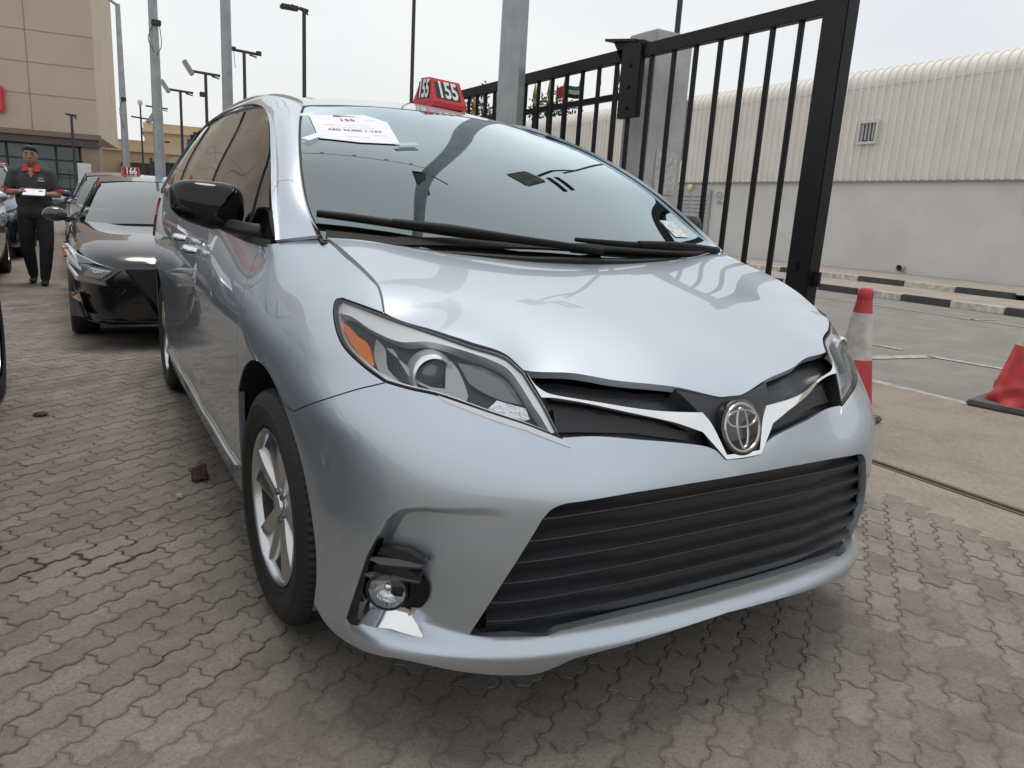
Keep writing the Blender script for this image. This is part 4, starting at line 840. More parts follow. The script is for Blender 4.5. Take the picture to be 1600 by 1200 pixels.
# ---- kerbs with black and white paint: every stone its own object
KW = mat('kerb_white', (.62,.60,.55), .8, var=.35, vscale=7, dark=(.33,.30,.26), bump=.3, bscale=40); KB = mat('kerb_black', (.035,.036,.04), .7, var=.4, vscale=7, dark=(.08,.075,.07), bump=.3, bscale=40)
PAVE2 = ground_mat('footpath_concrete', (.30,.27,.23), (.37,.335,.285), (.22,.19,.16), s1=.6)
sheet('footpath', 13.46, 15.86, -30, 60, .118, PAVE2, 8, 60, lambda x, y: .004*_mn.noise(Vector((x, y, 8))))
sheet('upper_footpath', 16.0, 20.2, -30, 60, .225, PAVE2, 8, 60, lambda x, y: .004*_mn.noise(Vector((x, y, 5))))
def kerb(name, label, x, z0, h, y0, y1, L, ph):
    k0 = thing(name, label, 'kerb', (x, y0, 0)); y = y0; i = 0; a = MB().box((0, 0, 0), (.15, L-.012, h), bev=.015)
    meshes = []
    for m in (KW, KB):
        t_ = a.build('kerb_stone', m); me_ = t_.data; meshes.append(me_); bpy.data.objects.remove(t_, do_unlink=True)
    while y < y1:
        s = bpy.data.objects.new('kerb_stone', meshes[(i+ph) % 2]); link(s, k0); s.location = (random.uniform(-.006, .006), y-y0+L/2, z0+h/2+random.uniform(-.004, .004)); s.rotation_euler = (0, 0, random.uniform(-.006, .006)); y += L; i += 1
kerb('kerb', 'black and white painted kerb along the far side of the road', 13.38, -.02, .150, -3.1, 40, 1.02, 0)
kerb('raised_kerb', 'black and white raised kerb nearer the white warehouse wall', 15.93, .10, .155, 6.2, 40, 1.25, 1)
# ---- warehouse: plaster wall below, corrugated cladding with a rolled eave above
WHP = mat('white_plaster', (.64,.635,.625), .85, var=.12, vscale=.6, dark=(.57,.56,.545), bump=.25, bscale=8); CLAD = mat('cream_cladding', (.76,.735,.68), .5, var=.06, vscale=1.1, dark=(.69,.665,.61))
wh = thing('warehouse', 'long white warehouse with cream ribbed cladding above a plaster wall', 'warehouse', (20, 18, 0))
MB().box((.36, 0, 1.6), (.6, 78, 3.2)).build('plaster_wall', WHP, wh)
pit = .26; prof = [(0,0),(.10,0),(.122,-.065),(.178,-.065),(.20,0),(.26,0)]; sec = [(0,2.93),(0,5.78)]+[(.42*(1-math.cos(t)), 5.78+.50*math.sin(t)) for t in np.linspace(.15, math.pi/2, 9)]+[(4.0,6.45)]
V = []; F = []; ny = int(78/pit); cols = []
for i in range(ny):
    for q, d in prof[:-1]: cols.append((-39+i*pit+q, d))
for y, d in cols:
    for j, (x, z) in enumerate(sec):
        nz = 0 if j < 2 else min(1, (j-1)/9); V.append((x-.02+d*(1-nz), y, z-d*nz))
m_ = len(sec)
for i in range(len(cols)-1):
    for j in range(m_-1): F.append((i*m_+j, (i+1)*m_+j, (i+1)*m_+j+1, i*m_+j+1))
mesh_obj('cladding', V, F, CLAD, wh, smooth=25)
MB().box((-.015, 0, 2.93), (.10, 78, .045)).build('drip_flashing', mat('flashing', (.30,.29,.27), .6), wh)
MB().box((-.075, 0, 5.70), (.006, 78, .012)).build('sheet_lap', mat('lap_line', (.40,.385,.36), .7), wh)
FRAMEW = mat('white_frame', (.62,.60,.56), .6); LOUV = mat('louvre_grey', (.42,.43,.44), .5); DARKG = mat('dark_gap', (.03,.03,.03), .9)
vt = MB()
for dy, dz, w_, h_ in ((-.31,0,.08,.70),(.31,0,.08,.70),(0,.31,.54,.08),(0,-.31,.54,.08)): vt.box((-.10, -4.75+dy, 4.38+dz), (.12, w_, h_))
vto = vt.build('wall_vent', FRAMEW, wh); MB().box((-.05, -4.75, 4.38), (.04, .54, .54)).build('vent_dark', DARKG, vto)
for k in range(4): MB().box((-.10, -4.75-.18+k*.12, 4.40), (.06, .055, .50)).build('vent_slat', LOUV, vto)
dr = MB().box((-.03, 2.7, 1.42), (.10, 1.9, 2.5)).build('louvre_door', LOUV, wh)
for s in (-.47, .47):
    for k in range(15): MB().box((-.10, 2.7+s, .34+k*.15), (.05, .80, .075), rx=0).build('louvre', LOUV, dr)
MB().ell((-.12, 2.84, 2.73), (.10,.14,.14), 14, 8).build('bulkhead_lamp', mat('lamp_yellowed', (.72,.60,.30), .4), wh, 60)
fanb = MB().box((-.06, 1.20, 2.42), (.10, .46, .46), bev=.02).build('extract_fan', mat('fan_cream', (.66,.62,.52), .5), wh)
MB().lathe([(.17,0),(.19,.03),(.15,.03),(.13,.01),(.06,.01),(.05,.03),(.0005,.03)], Matrix.Translation((-.115, 1.20, 2.42)) @ Matrix.Rotation(math.pi, 4, 'Z'), 24, 'X').build('fan_grille', LOUV, fanb, 40)
pp = MB().tube([(.2,-6.54,.42),(-.14,-6.54,.38)], .10, 16, cap=False).build('drain_pipe', mat('pipe_pvc', (.45,.42,.37), .6), wh, 60); MB().lathe([(.0005,0),(.09,0)], Matrix.Translation((-.06,-6.54,.395)), 16, 'X').build('pipe_dark', DARKG, pp)
MB().box((-.02, -9.85, 2.42), (.03, .40, .62)).build('orange_sign', mat('orange_sign', (.62,.28,.05), .6), wh)
MB().tube([(13.75,4.90,.10),(13.75,4.90,3.4)], .045, 10).build('sign_post', mat('galvanised', (.36,.38,.39), .45, .7, var=.2, vscale=5, bump=.1, bscale=30)); tag(bpy.data.objects['sign_post'], 'thin grey post on the footpath at the right edge of the photo', 'post')
# ---- sliding gate
BLK = mat('black_gate_paint', (.007,.0075,.009), .42, 0, 0, spec=.3, var=.3, vscale=12, dark=(.011,.011,.012), bump=.06, bscale=60)
gt = thing('sliding_gate', 'tall black steel sliding gate standing open behind the minivan', 'gate', (2.45, .9, 0))
Gx = 2.45; go = Vector((2.45, .9, 0))
def gbox(nm, c, d, bev=.004): return MB().box(Vector(c)-go, d, bev=bev).build(nm, BLK, gt)
gbox('end_post', (Gx, .905, 1.36), (.10, .17, 2.44), .006); gbox('top_rail', (Gx, 3.7, 2.535), (.06, 5.45, .095)); gbox('bottom_rail', (Gx, 3.6, .16), (.06, 5.25, .10))
ys = [1.17, 1.39, 1.61, 1.835, 2.07, 2.30, 2.55, 2.78, 2.98, 3.22, 3.46, 3.70, 3.94, 4.18, 4.42, 4.64, 4.86, 5.06, 5.26, 5.46, 5.66, 5.88, 6.10, 6.30]
for y in ys: gbox('bar', (Gx, y, 1.35), (.030, .030, 2.32), .003)
gbox('latch', (Gx, .805, .98), (.03, .06, .09)); gbox('latch', (Gx-.055, .93, 1.05), (.02, .05, .05))
# fixed fence with gilded spear heads behind the gate
GOLD = mat('gilded_spear', (.30,.22,.06), .35, .8)
fx = 2.72; ff = thing('spear_fence', 'black fence with gilded spear heads behind the sliding gate', 'fence', (fx, 3.2, 0))
MB().box((0, 5.2, 2.30), (.045, 10.4, .05)).build('rail', BLK, ff); MB().box((0, 5.2, .35), (.045, 10.4, .05)).build('rail', BLK, ff)
for k in range(38):
    y = .12+k*.275; b_ = MB().box((0, y, 1.2), (.022, .022, 2.3)).build('fence_bar', BLK, ff)
    MB().lathe([(.008,2.34),(.020,2.37),(.010,2.39),(.024,2.44),(.018,2.49),(.004,2.57),(.0005,2.58)], Matrix.Translation((0, y, 0)), 8, 'Z').build('spear_head', GOLD, b_, 50)
# gate pillar with roller bracket
CEMENT = mat('grey_pillar', (.46,.47,.475), .8, var=.22, vscale=3, dark=(.33,.33,.325), bump=.3, bscale=25)
pc_ = thing('gate_pillar', 'grey square pillar with torn poster remains behind the gate bars', 'pillar', (2.96, 3.10, 0))
MB().box((.02, 0, 1.4), (.40, .36, 2.8), bev=.01).build('shaft', CEMENT, pc_)
MB().box((.05, -.186, 1.68), (.24, .006, .36)).build('poster_remains', mat('torn_paper', (.58,.57,.55), .9, var=.4, vscale=22, dark=(.36,.36,.355)), pc_)
MB().box((.235, -.08, 2.05), (.05, .16, .50), bev=.01).build('side_box', mat('box_grey', (.28,.29,.30), .5), pc_)
rb = thing('roller_bracket', 'black gate roller bracket clamped over the top rail', 'bracket', (2.40, 2.80, 2.0))
MB().box((.02, -.06, .33), (.05, .24, .56), bev=.004).build('back_plate', BLK, rb); 
MB().add([(-.02,.28,.66),(-.02,-.12,.60),(.16,-.12,.60),(.16,.28,.66),(-.02,.28,.68),(-.02,-.12,.62),(.16,-.12,.62),(.16,.28,.68)], [(0,3,2,1),(4,5,6,7),(0,1,5,4),(1,2,6,5),(2,3,7,6),(3,0,4,7)]).build('cap_plate', BLK, rb)
MB().add([(.02,.22,.66),(.02,.02,.62),(.02,.06,.45),(.045,.22,.66),(.045,.02,.62),(.045,.06,.45)], [(0,1,2),(3,5,4),(0,3,4,1),(1,4,5,2),(2,5,3,0)]).build('gusset', BLK, rb)
for k in range(3): MB().lathe([(.0005,-.012),(.014,-.012),(.014,.0)], Matrix.Translation((-.006, -.06, .12+k*.16)), 6, 'X').build('bolt', BLK, rb)
# ---- flags on the spear fence
fcol = [mat('flag_green', (.02,.22,.08), .7), mat('flag_white', (.70,.70,.70), .7), mat('flag_black', (.015,.015,.015), .7), mat('flag_red', (.50,.03,.03), .7)]
def flag(x, y, z, L, H, droop, label):
    f = thing('small_flag', label, 'flag', (x, y, z), 0, 'flags tied to the spear fence')
    def cloth(u0, u1, v0, v1, m, nm):
        V = []; F = []; nx, nz = 8, 3
        for j in range(nz+1):
            for i in range(nx+1):
                u = u0+(u1-u0)*i/nx; v = v0+(v1-v0)*j/nz; V.append((.03*math.sin(u*9+v*4)*u/L, -u, v-droop*u*u/L+.012*math.sin(u*14)))
        for j in range(nz):
            for i in range(nx): a = j*(nx+1)+i; F.append((a, a+1, a+nx+2, a+nx+1))
        mesh_obj(nm, V, F, m, f, smooth=60)
    cloth(0, L*.25, -H/2, H/2, fcol[3], 'red_band'); cloth(L*.25, L, H/6, H/2, fcol[0], 'green_stripe'); cloth(L*.25, L, -H/6, H/6, fcol[1], 'white_stripe'); cloth(L*.25, L, -H/2, -H/6, fcol[2], 'black_stripe')
    MB().tube([(0,.01,-H),(0,.01,H*.7)], .006, 6).build('stick', BLK, f)
flag(2.74, 4.30, 2.43, .46, .11, .05, 'small striped flag on the fence to the right of the near galvanised pole')
flag(2.74, 5.62, 2.46, .16, .14, .25, 'small hanging flag on the fence to the left of the near galvanised pole')
# ---- lamp posts and poles
GALV = mat('galvanised', (.36,.38,.39), .45); DKP = mat('dark_pole', (.030,.032,.035), .5); LAMPG = mat('floodlight_grey', (.30,.34,.33), .45); LGLASS = mat('floodlight_glass', (.50,.52,.50), .15)
def pole(name, label, x, y, h, r0, r1, m, n=12, arms=(), lamps=(), boxes=(), wires=(), cat='lamp post', group='lamp posts round the lot'):
    p = thing(name, label, cat, (x, y, 0), 0, group); MB().tube([(0,0,0),(0,0,h*.5),(0,0,h)], [r0, (r0+r1)/2, r1], n).build('shaft', m, p, 40)
    MB().box((0,0,.015), (r0*4, r0*4, .03), bev=.005).build('base_plate', m, p)
    for a, b, r in arms: MB().tube([a, b], r, 8).build('arm', m, p, 40)
    for c, d, rz, rx, ry in lamps:
        lo = MB().box((0,0,0), d, bev=.02).build('floodlight', LAMPG, p); lo.location = c; lo.rotation_euler = (rx, ry, rz)
        MB().box((0,0,-d[2]/2-.004), (d[0]*.84, d[1]*.84, .01)).build('lamp_glass', LGLASS, lo)
    for c, d in boxes: MB().box(c, d, bev=.01).build('control_box', DKP, p)
    for pts in wires: MB().tube(crv(pts, 5), .008, 5).build('cable', DKP, p)
    return p
pole('light_pole', 'thick galvanised pole between the minivan roof and the black gate', 2.06, 4.02, 9.0, .135, .10, GALV, 8, group='galvanised light poles')
pole('light_pole', 'galvanised light pole just left of the minivan roof', .725, 10.64, 8.5, .088, .062, GALV, 10, group='galvanised light poles')
pole('light_pole', 'galvanised light pole with a camera box directly behind the black sedan', .17, 15.75, 8.8, .12, .062, GALV, 12, boxes=[((.04,-.10,4.62),(.18,.14,.10))], wires=[[(0,-.10,4.62),(-.12,-.12,4.3),(-.02,-.11,4.05)],[(.10,-.10,4.6),(.12,-.1,4.2),(.03,-.1,4.0)]], group='galvanised light poles')
pole('light_pole', 'far galvanised street light with a short arm beside the beige building', .16, 27.78, 7.3, .14, .075, GALV, 12, arms=[((0,0,7.25),(-.42,0,7.52),.05)], lamps=[((-.62,0,7.60),(.6,.22,.10),0,0,0)], boxes=[((.02,-.14,4.3),(.16,.12,.12))], wires=[[(0,-.12,4.3),(-.13,-.12,3.9),(0,-.1,3.3)]], group='galvanised light poles')
def tlamp(label, x, y, h, aw_, lamp_side, r=.030, extra=(), wires=()):
    L = [((lamp_side*(aw_+.06), 0, h+.10), (.46, .34, .10), 0, 0, lamp_side*R(-58))] if lamp_side else []
    for l in L: pass
    p = pole('flood_lamp_post', label, x, y, h, r*1.15, r, DKP, 10, arms=[((-aw_,0,h+.02),(aw_,0,h-.01),r*.9),((aw_*.4,-.02,h-.06),(aw_*.95,-.02,h-.10),r*.5)], lamps=L, boxes=extra, wires=wires, group='black floodlight posts')
    return p
tlamp('black floodlight post nearest the roof of the minivan, its lamp bent down to the left', 3.60, 17.18, 5.74, .10, 0, .045).children[0]
pD = [o for o in bpy.data.objects if o.name.startswith('flood_lamp_post')][-1]
MB().tube([(0,0,5.72),(-.30,.02,5.80)], .03, 8).build('arm', DKP, pD); lo = MB().box((-.34,.02,5.74), (.42,.20,.10), bev=.02).build('floodlight', DKP, pD)
tlamp('black floodlight post with a bare crossbar right of the galvanised pole', 2.985, 21.41, 5.32, .36, 0, .045, extra=[((-.30,-.03,5.36),(.14,.10,.10)),((.40,-.03,5.33),(.14,.10,.12))], wires=[[(-.28,0,5.3),(-.26,0,5.0),(-.24,0,4.85)]])
tlamp('black floodlight post with a big tilted lamp and a small box below', 2.24, 23.56, 4.9, .42, -1, .045, extra=[((-.10,-.03,4.28),(.18,.12,.14))])
tlamp('black floodlight post with a tilted lamp, shorter, left of the other one', 1.97, 27.63, 4.78, .42, -1, .045)
tlamp('thin far floodlight post with a bare crossbar in front of the beige building', -1.40, 25.82, 3.46, .15, 0, .04)
tlamp('thin far floodlight post with a wide bare crossbar behind the galvanised pole', 1.55, 31.7, 4.54, .40, 0, .035)
pI = tlamp('thin camera post with a dome on top standing by the sedan roof', .13, 19.76, 3.08, .22, 1, .022)
MB().tube([(0,0,3.08),(0,0,3.42)], .02, 8).build('mast', DKP, pI); MB().ell((0,0,3.46), (.06,.06,.08), 12, 8).build('dome_camera', mat('camera_white', (.6,.6,.6), .4), pI, 60)
pole('thin_pole', 'thin black pole rising behind the red roof tag', 5.33, 14.5, 8.0, .05, .04, DKP, 8, cat='pole', group='thin dark poles')
pole('thin_pole', 'thin dark pole rising above the gate pillar', 5.12, 5.40, 6.2, .038, .032, DKP, 8, cat='pole', group='thin dark poles')
# lamp posts across the lane behind the photographer, mirrored in the windscreen
# ---- traffic cones
CR = mat('cone_red', (.55,.045,.05), .55, var=.22, vscale=9, dark=(.36,.035,.04)); CWH = mat('cone_white', (.56,.53,.50), .6, var=.3, vscale=12, dark=(.38,.35,.32)); CB = mat('cone_base', (.10,.10,.095), .8, var=.4, vscale=10)
def cone(label, x, y, h, r0, r1, bands, dent, bs=.40):
    c = thing('traffic_cone', label, 'traffic cone', (x, y, 0), R(12), 'traffic cones'); MB().box((0,0,.022), (bs, bs, .044), bev=.012).build('base', CB, c)
    for z0, z1, m, nm in bands:
        V = []; F = []; n, k = 40, 14
        for j in range(k+1):
            z = z0+(z1-z0)*j/k; r = r0+(r1-r0)*(z-.04)/(h-.04)
            for i in range(n):
                t = 2*math.pi*i/n; cr_ = dent*max(0, 1-z/(h*.42))*_mn.noise(Vector((3*math.cos(t), 3*math.sin(t), z*14))); 
                V.append(((r+cr_)*math.cos(t)+dent*.5*(1-z/h)*_mn.noise(Vector((z*6, 2, 1))), (r+cr_)*math.sin(t), z))
        for j in range(k):
            for i in range(n): F.append((j*n+i, j*n+(i+1)%n, (j+1)*n+(i+1)%n, (j+1)*n+i))
        mesh_obj(nm, V, F, m, c, smooth=60)
    MB().lathe([(r1*1.05,h-.07),(r1*1.25,h-.06),(r1*1.25,h-.005),(r1*.9,h+.012),(r1*.7,h)], None, 24, 'Z').build('collar', CR, c, 40)
cone('red and white traffic cone directly behind the headlight of the minivan', 3.14, .93, .90, .165, .040, [(.044,.44,CR,'lower_red_sleeve'),(.44,.75,CWH,'white_band'),(.75,.86,CR,'upper_red_sleeve')], .0, .36)
cone('crumpled faded red traffic cone at the right edge of the photo', 4.99, .66, .94, .265, .050, [(.044,.50,CR,'crumpled_sleeve'),(.50,.66,CWH,'white_band'),(.66,.88,CR,'upper_red_sleeve')], .06, .66)
# ---- buildings behind
BEI = mat('beige_render', (.53,.435,.355), .85, var=.08, vscale=.6, dark=(.48,.39,.32), bump=.1, bscale=6); BEI2 = mat('beige_joint', (.33,.265,.215), .9); TEAL = mat('teal_glass', (.05,.11,.10), .12, 0, 1.0, var=.7, vscale=1.4, dark=(.015,.04,.04)); MULL = mat('mullion_dark', (.03,.035,.035), .5)
rzb = R(-7); bb = thing('beige_building', 'large beige panelled building with a red sign and teal glass ground floor', 'building', (-.38, 37.8, 0), rzb)
MB().box((-23, 5, 9.1), (46, 10, 11.0)).build('upper_wall', BEI, bb); MB().box((-23, -.05, 3.52), (46.2, 10.4*0+.5, .22)).build('fascia', mat('fascia_brown', (.20,.155,.125), .7), bb); MB().box((-23, .3, 3.25), (46, 1.0, .32)).build('soffit_band', mat('soffit_dark', (.10,.085,.075), .8), bb)
for x in (-2.55, -7.2, -11.9, -16.6, -21.3, -26.0): MB().box((x, -.003, 9.1), (.05, .01, 11.0)).build('panel_joint', BEI2, bb)
for z in (5.15, 6.45, 7.75, 10.2, 12.6): MB().box((-23, -.003, z), (46, .01, .045)).build('panel_joint', BEI2, bb)
MB().box((-.35, .5, 1.6), (.7, 1.0, 3.2)).build('corner_column', mat('corner_stone', (.30,.235,.19), .8, var=.2, vscale=2), bb)
MB().box((-23, .9, 1.55), (45, .1, 3.1)).build('shop_glass', TEAL, bb)
for k in range(26): MB().box((-.9-k*.95, .80, 1.55), (.07, .10, 3.1)).build('mullion', MULL, bb)
for z in (2.45, 1.2): MB().box((-14, .80, z), (27, .08, .07)).build('transom', MULL, bb)
SIGNR = mat('sign_red', (.55,.02,.025), .35, 0, .5)
sb_ = MB().box((-5.42, -.12, 4.80), (3.9, .22, 1.12), bev=.08).build('red_sign', SIGNR, bb, 40)
MB().box((-12.2, -.15, 4.80), (5.0, .2, 1.1), bev=.08).build('red_sign', SIGNR, bb, 40)
ra_ = MB().box((-15, -.12, 3.05), (.1, .1, .1)).build('bracket', MULL, bb)
TAN = mat('tan_render', (.58,.46,.31), .85, var=.15, vscale=.5, dark=(.50,.39,.26)); TAN2 = mat('tan_trim', (.66,.54,.38), .8); OFFW = mat('off_white_render', (.55,.50,.42), .85, var=.12, vscale=.8)
def house(label, x, y, w_, d, h, wins, col=TAN, par=.5, arch=None):
    t = thing('house', label, 'house', (x, y, 0), R(-6), 'tan houses in the background'); MB().box((0, d/2, h/2), (w_, d, h)).build('wall', col, t); MB().box((0, d/2, h+.12), (w_+.5, d+.5, .26)).build('cornice', TAN2, t); MB().box((0, d/2, h+.45), (w_+.1, d+.1, .5)).build('parapet', col, t)
    for (wx, wz, ww, wh_) in wins:
        f = MB().box((wx, -.03, wz), (ww+.2, .12, wh_+.2)).build('window', TAN2, t); MB().box((wx, -.10, wz), (ww, .03, wh_)).build('pane', mat('dark_window', (.03,.03,.035), .15), f)
    return t
h1 = house('low tan house behind the poles with a dark carport', 3.4, 52.6, 7.2, 8, 3.75, [(-2.6,1.6,.8,1.2),(.6,1.7,.9,1.2),(2.4,1.7,.9,1.2)])
MB().box((-1.2, -.4, 2.3), (2.0, .8, 1.5)).build('carport', mat('carport_dark', (.05,.045,.04), .8), h1); MB().lathe([(.0005,0),(.9,0)], Matrix.Translation((1.3,-.06,2.9)) @ Matrix.Rotation(R(90), 4, 'Z'), 24, 'X').build('pale_medallion', OFFW, h1)
h2 = house('taller tan house rising behind the minivan windows', 7.8, 66, 8.5, 8, 6.0, [(-2.8,4.9,.8,1.0),(-.8,4.9,.8,1.0),(1.4,4.9,.8,1.0)])
house('pale tan house at the far end of the lane', -1.2, 61, 5.5, 8, 4.1, [(0,2.6,.9,1.2)], OFFW)
# dark mesh fence and white shed at the end of the lot
ef = thing('end_fence', 'dark railing with pointed bars at the far end of the lot', 'fence', (-6, 33, 0)); MB().box((4, 0, 1.75), (28, .05, .06)).build('rail', BLK, ef); MB().box((4, 0, .3), (28, .05, .06)).build('rail', BLK, ef)
for k in range(94): MB().box((-10+k*.3, 0, 1.0), (.03, .03, 2.0), taper=.6).build('fence_bar', BLK, ef)
dsh = thing('dark_screen', 'black screen panel behind the galvanised pole beside the minivan', 'screen', (1.75, 24, 0)); MB().box((.2, 0, 1.1), (2.6, .06, 2.2), bev=.01).build('panel', mat('screen_black', (.012,.012,.014), .6), dsh); MB().box((-1.1, 0, 1.15), (.08, .08, 2.3)).build('post', DKP, dsh); MB().box((1.5, 0, 1.15), (.08, .08, 2.3)).build('post', DKP, dsh)
wp = thing('white_panel', 'white notice board standing by the railing behind the man', 'board', (-1.15, 24.6, 0)); MB().box((0, 0, 1.45), (.36, .05, 1.1), bev=.01).build('panel', mat('board_white', (.62,.62,.62), .6), wp); MB().tube([(0,.04,0),(0,.04,1.9)], .03, 8).build('post', DKP, wp)
# ---- trees beyond the fence
LEAF = [mat('leaf_dark', (.028,.050,.018), .6), mat('leaf_mid', (.055,.085,.030), .6)]
BARK = mat('bark', (.11,.085,.06), .9)
def tree(label, x, y, h, rw):
    t = thing('tree', label, 'tree', (x, y, 0), 0, 'trees behind the warehouse'); MB().tube([(0,0,0),(.1,.05,h*.4),(0,.1,h*.8)], [.22,.16,.07], 8).build('trunk', BARK, t)
    for q in range(2):
        V = []; F = []
        for k in range(1100):
            u = rng.normal(0, 1, 3); u /= np.linalg.norm(u); rr = rng.uniform(.35, 1)**.6; n = _mn.noise(Vector((u[0]*2.2, u[1]*2.2, u[2]*2.2+x))); c_ = u*rr*(1+.5*n)*np.array([rw, rw, h*.34])+[0, 0, h*.78]
            a = rng.normal(0, 1, 3); a /= np.linalg.norm(a); b_ = np.cross(a, rng.normal(0, 1, 3)); b_ /= np.linalg.norm(b_); s = rng.uniform(.10, .22); i0 = len(V)
            V += [tuple(c_-a*s), tuple(c_+b_*s*.4), tuple(c_+a*s), tuple(c_-b_*s*.4)]; F.append((i0, i0+1, i0+2, i0+3))
        mesh_obj('crown', V, F, LEAF[q], t)
tree('dark green tree top showing above the warehouse between the gate bars', 30, 47.5, 9.6, 2.2)
tree('small dark tree top above the warehouse nearer the big galvanised pole', 26, 52, 9.4, 1.5)
# ================================================================== other parked cars
def interp(x, xs, ys): return float(np.interp(x, xs, ys))
def make_car(label, x, y, paint, L=4.85, Wd=1.84, H=1.45, hood=.93, nose=.70, belt_h=.96, wsb=1.18, rf=2.0, rr=3.25, rg=4.05, deck=1.0, wheel_r=.33, wy=(.93, 3.72), style='sedan', rz=0., lamp=None, detail=True, group='parked cars', glassm=None):
    c = thing('parked_car', label, 'car', (x, y, 0), rz, group); w2 = Wd/2; glassm = glassm or glass('car_glass', (.10,.12,.12), 1.3)
    ys = sorted(set(list(np.round(np.concatenate([[0,.03,.08,.15,.25,.4], np.arange(.5, L-.3, .06), [L-.25,L-.15,L-.07,L]]), 3))))
    def wf(t): return w2*interp(t, [0,.03,.08,.15,.25,.4,.6,1.0,1.6,L-1.0,L-.5,L-.2,L], [.66,.74,.81,.865,.91,.95,.972,.99,1.0,1.0,.97,.90,.78])
    def zs(t): return interp(t, [0,.1,.4,.9,wsb,2.2,rg,L-.2,L], [nose-.08,nose-.03,nose+.05,hood-.06,belt_h-.02,belt_h,belt_h+.02,deck-.04,deck-.2])
    def zt(t): return interp(t, [0,.06,.15,.35,.7,wsb,2.2,rg,L-.15,L], [nose-.04,nose+.01,nose+.05,nose+.10,hood-.03,hood+.02,hood+.02,deck+.02,deck,deck-.12])
    def zb(t): return interp(t, [0,.15,.5,L-.5,L], [.24,.19,.18,.2,.3])
    V = []; rows = []
    for t in ys:
        w, s, tt, b = wf(t), zs(t), zt(t), zb(t)
        sec = [(w*.80,b),(w*.93,b+.02),(w*.975,b+.12),(w*.99,b+.26),(w,.36*b+.64*s-.02),(w*.992,s-.12),(w*.965,s-.04),(w*.90,s+.01),(w*.78,.45*s+.55*tt+.012),(w*.5,tt-.004),(0,tt+.012)]
        full = [(-p, t, q) for p, q in sec]+[(p, t, q) for p, q in sec[-2::-1]]; rows.append(len(V)); V += full
    m = 21; F = []
    for i in range(len(ys)-1):
        for j in range(m-1): F.append((rows[i]+j, rows[i]+j+1, rows[i+1]+j+1, rows[i+1]+j))
    V = np.array(V); keep = []
    ar = wheel_r+.055
    for f in F:
        cc = V[list(f)].mean(0)
        if abs(cc[0]) > w2*.7 and any(math.hypot(cc[1]-wyy, cc[2]-wheel_r) < ar for wyy in wy): continue
        keep.append(f)
    usedc = np.zeros(len(V), int)
    for f in keep:
        for i in f: usedc[i] += 1
    for i, v in enumerate(V):
        if usedc[i] and abs(v[0]) > w2*.7:
            for wyy in wy:
                d = math.hypot(v[1]-wyy, v[2]-wheel_r)
                if d < ar+.012 or (usedc[i] < 4 and d < ar+.10 and v[2] < ar+wheel_r+.1 and v[2] > zb(v[1])+.01):
                    V[i, 1] = wyy+(v[1]-wyy)*ar/max(d, .01); V[i, 2] = wheel_r+(v[2]-wheel_r)*ar/max(d, .01)
    keep.append(tuple(range(rows[0], rows[0]+m))[::-1]); keep.append(tuple(range(rows[-1], rows[-1]+m)))
    body = mesh_obj('body', V, keep, paint, c); bm = bmesh.new(); bm.from_mesh(body.data); bmesh.ops.recalc_face_normals(bm, faces=bm.faces[:]); bm.to_mesh(body.data); bm.free()
    for p in body.data.polygons: p.use_smooth = True
    body.data.set_sharp_from_angle(angle=R(42))
    MB().box((0, L*.5, .46), (Wd*.80, L*.9, .46)).build('underbody', SHELL, c)
    # cabin
    rw = w2*.64; bw = w2*.90
    def cab(t, v):                                            # t along the cabin 0..1 per y, v 0 belt .. 1 roof
        y0 = t; zr = interp(y0, [rf-.1, rf+.35, (rf+rr)/2, rr, rr+.3], [H-.07,H-.012,H,H-.05,H-.13]); return bw+(rw-bw)*v**1.15, y0, belt_h+(zr-belt_h)*v
    def grid(fn, nu, nv):
        Vg = [fn(i/nu, j/nv) for j in range(nv+1) for i in range(nu+1)]; Fg = [(j*(nu+1)+i, j*(nu+1)+i+1, (j+1)*(nu+1)+i+1, (j+1)*(nu+1)+i) for j in range(nv) for i in range(nu)]; return Vg, Fg
    def ws(u, v): 
        q = 2*u-1; wy_ = bw*.93+(rw*.97-bw*.93)*v; yy = wsb-.10+.16*q*q*(1-v)+(rf-wsb+.10)*v+.07*q*q*v; return (q*wy_, yy, hood+.035-.03*q*q*(1-v)+(H-.075-hood-.035)*(v-.10*v*(v-1)*2)-.035*q*q*v)
    def rgf(u, v):
        q = 2*u-1; wy_ = bw*.90+(rw*.97-bw*.90)*v; return (q*wy_, rg+(rr-rg)*v-.08*q*q*(1-v), deck+.02+(H-.09-deck)*(v-.1*v*(v-1)*2)-.03*q*q*v)
    MBw = MB().add(*grid(ws, 14, 8)).build('windscreen', glassm, c, 80); MB().add(*grid(rgf, 12, 6)).build('rear_window', glassm, c, 80)
    def rof(u, v):
        q = 2*u-1; yy = rf+(rr-rf)*v+.06*q*q*(1-v); return (q*rw*1.0, yy, interp(yy, [rf, rf+.3, (rf+rr)/2, rr], [H-.072,H-.02,H,H-.085])-.045*q*q)
    MB().add(*grid(rof, 12, 12)).build('roof', paint, c, 80)
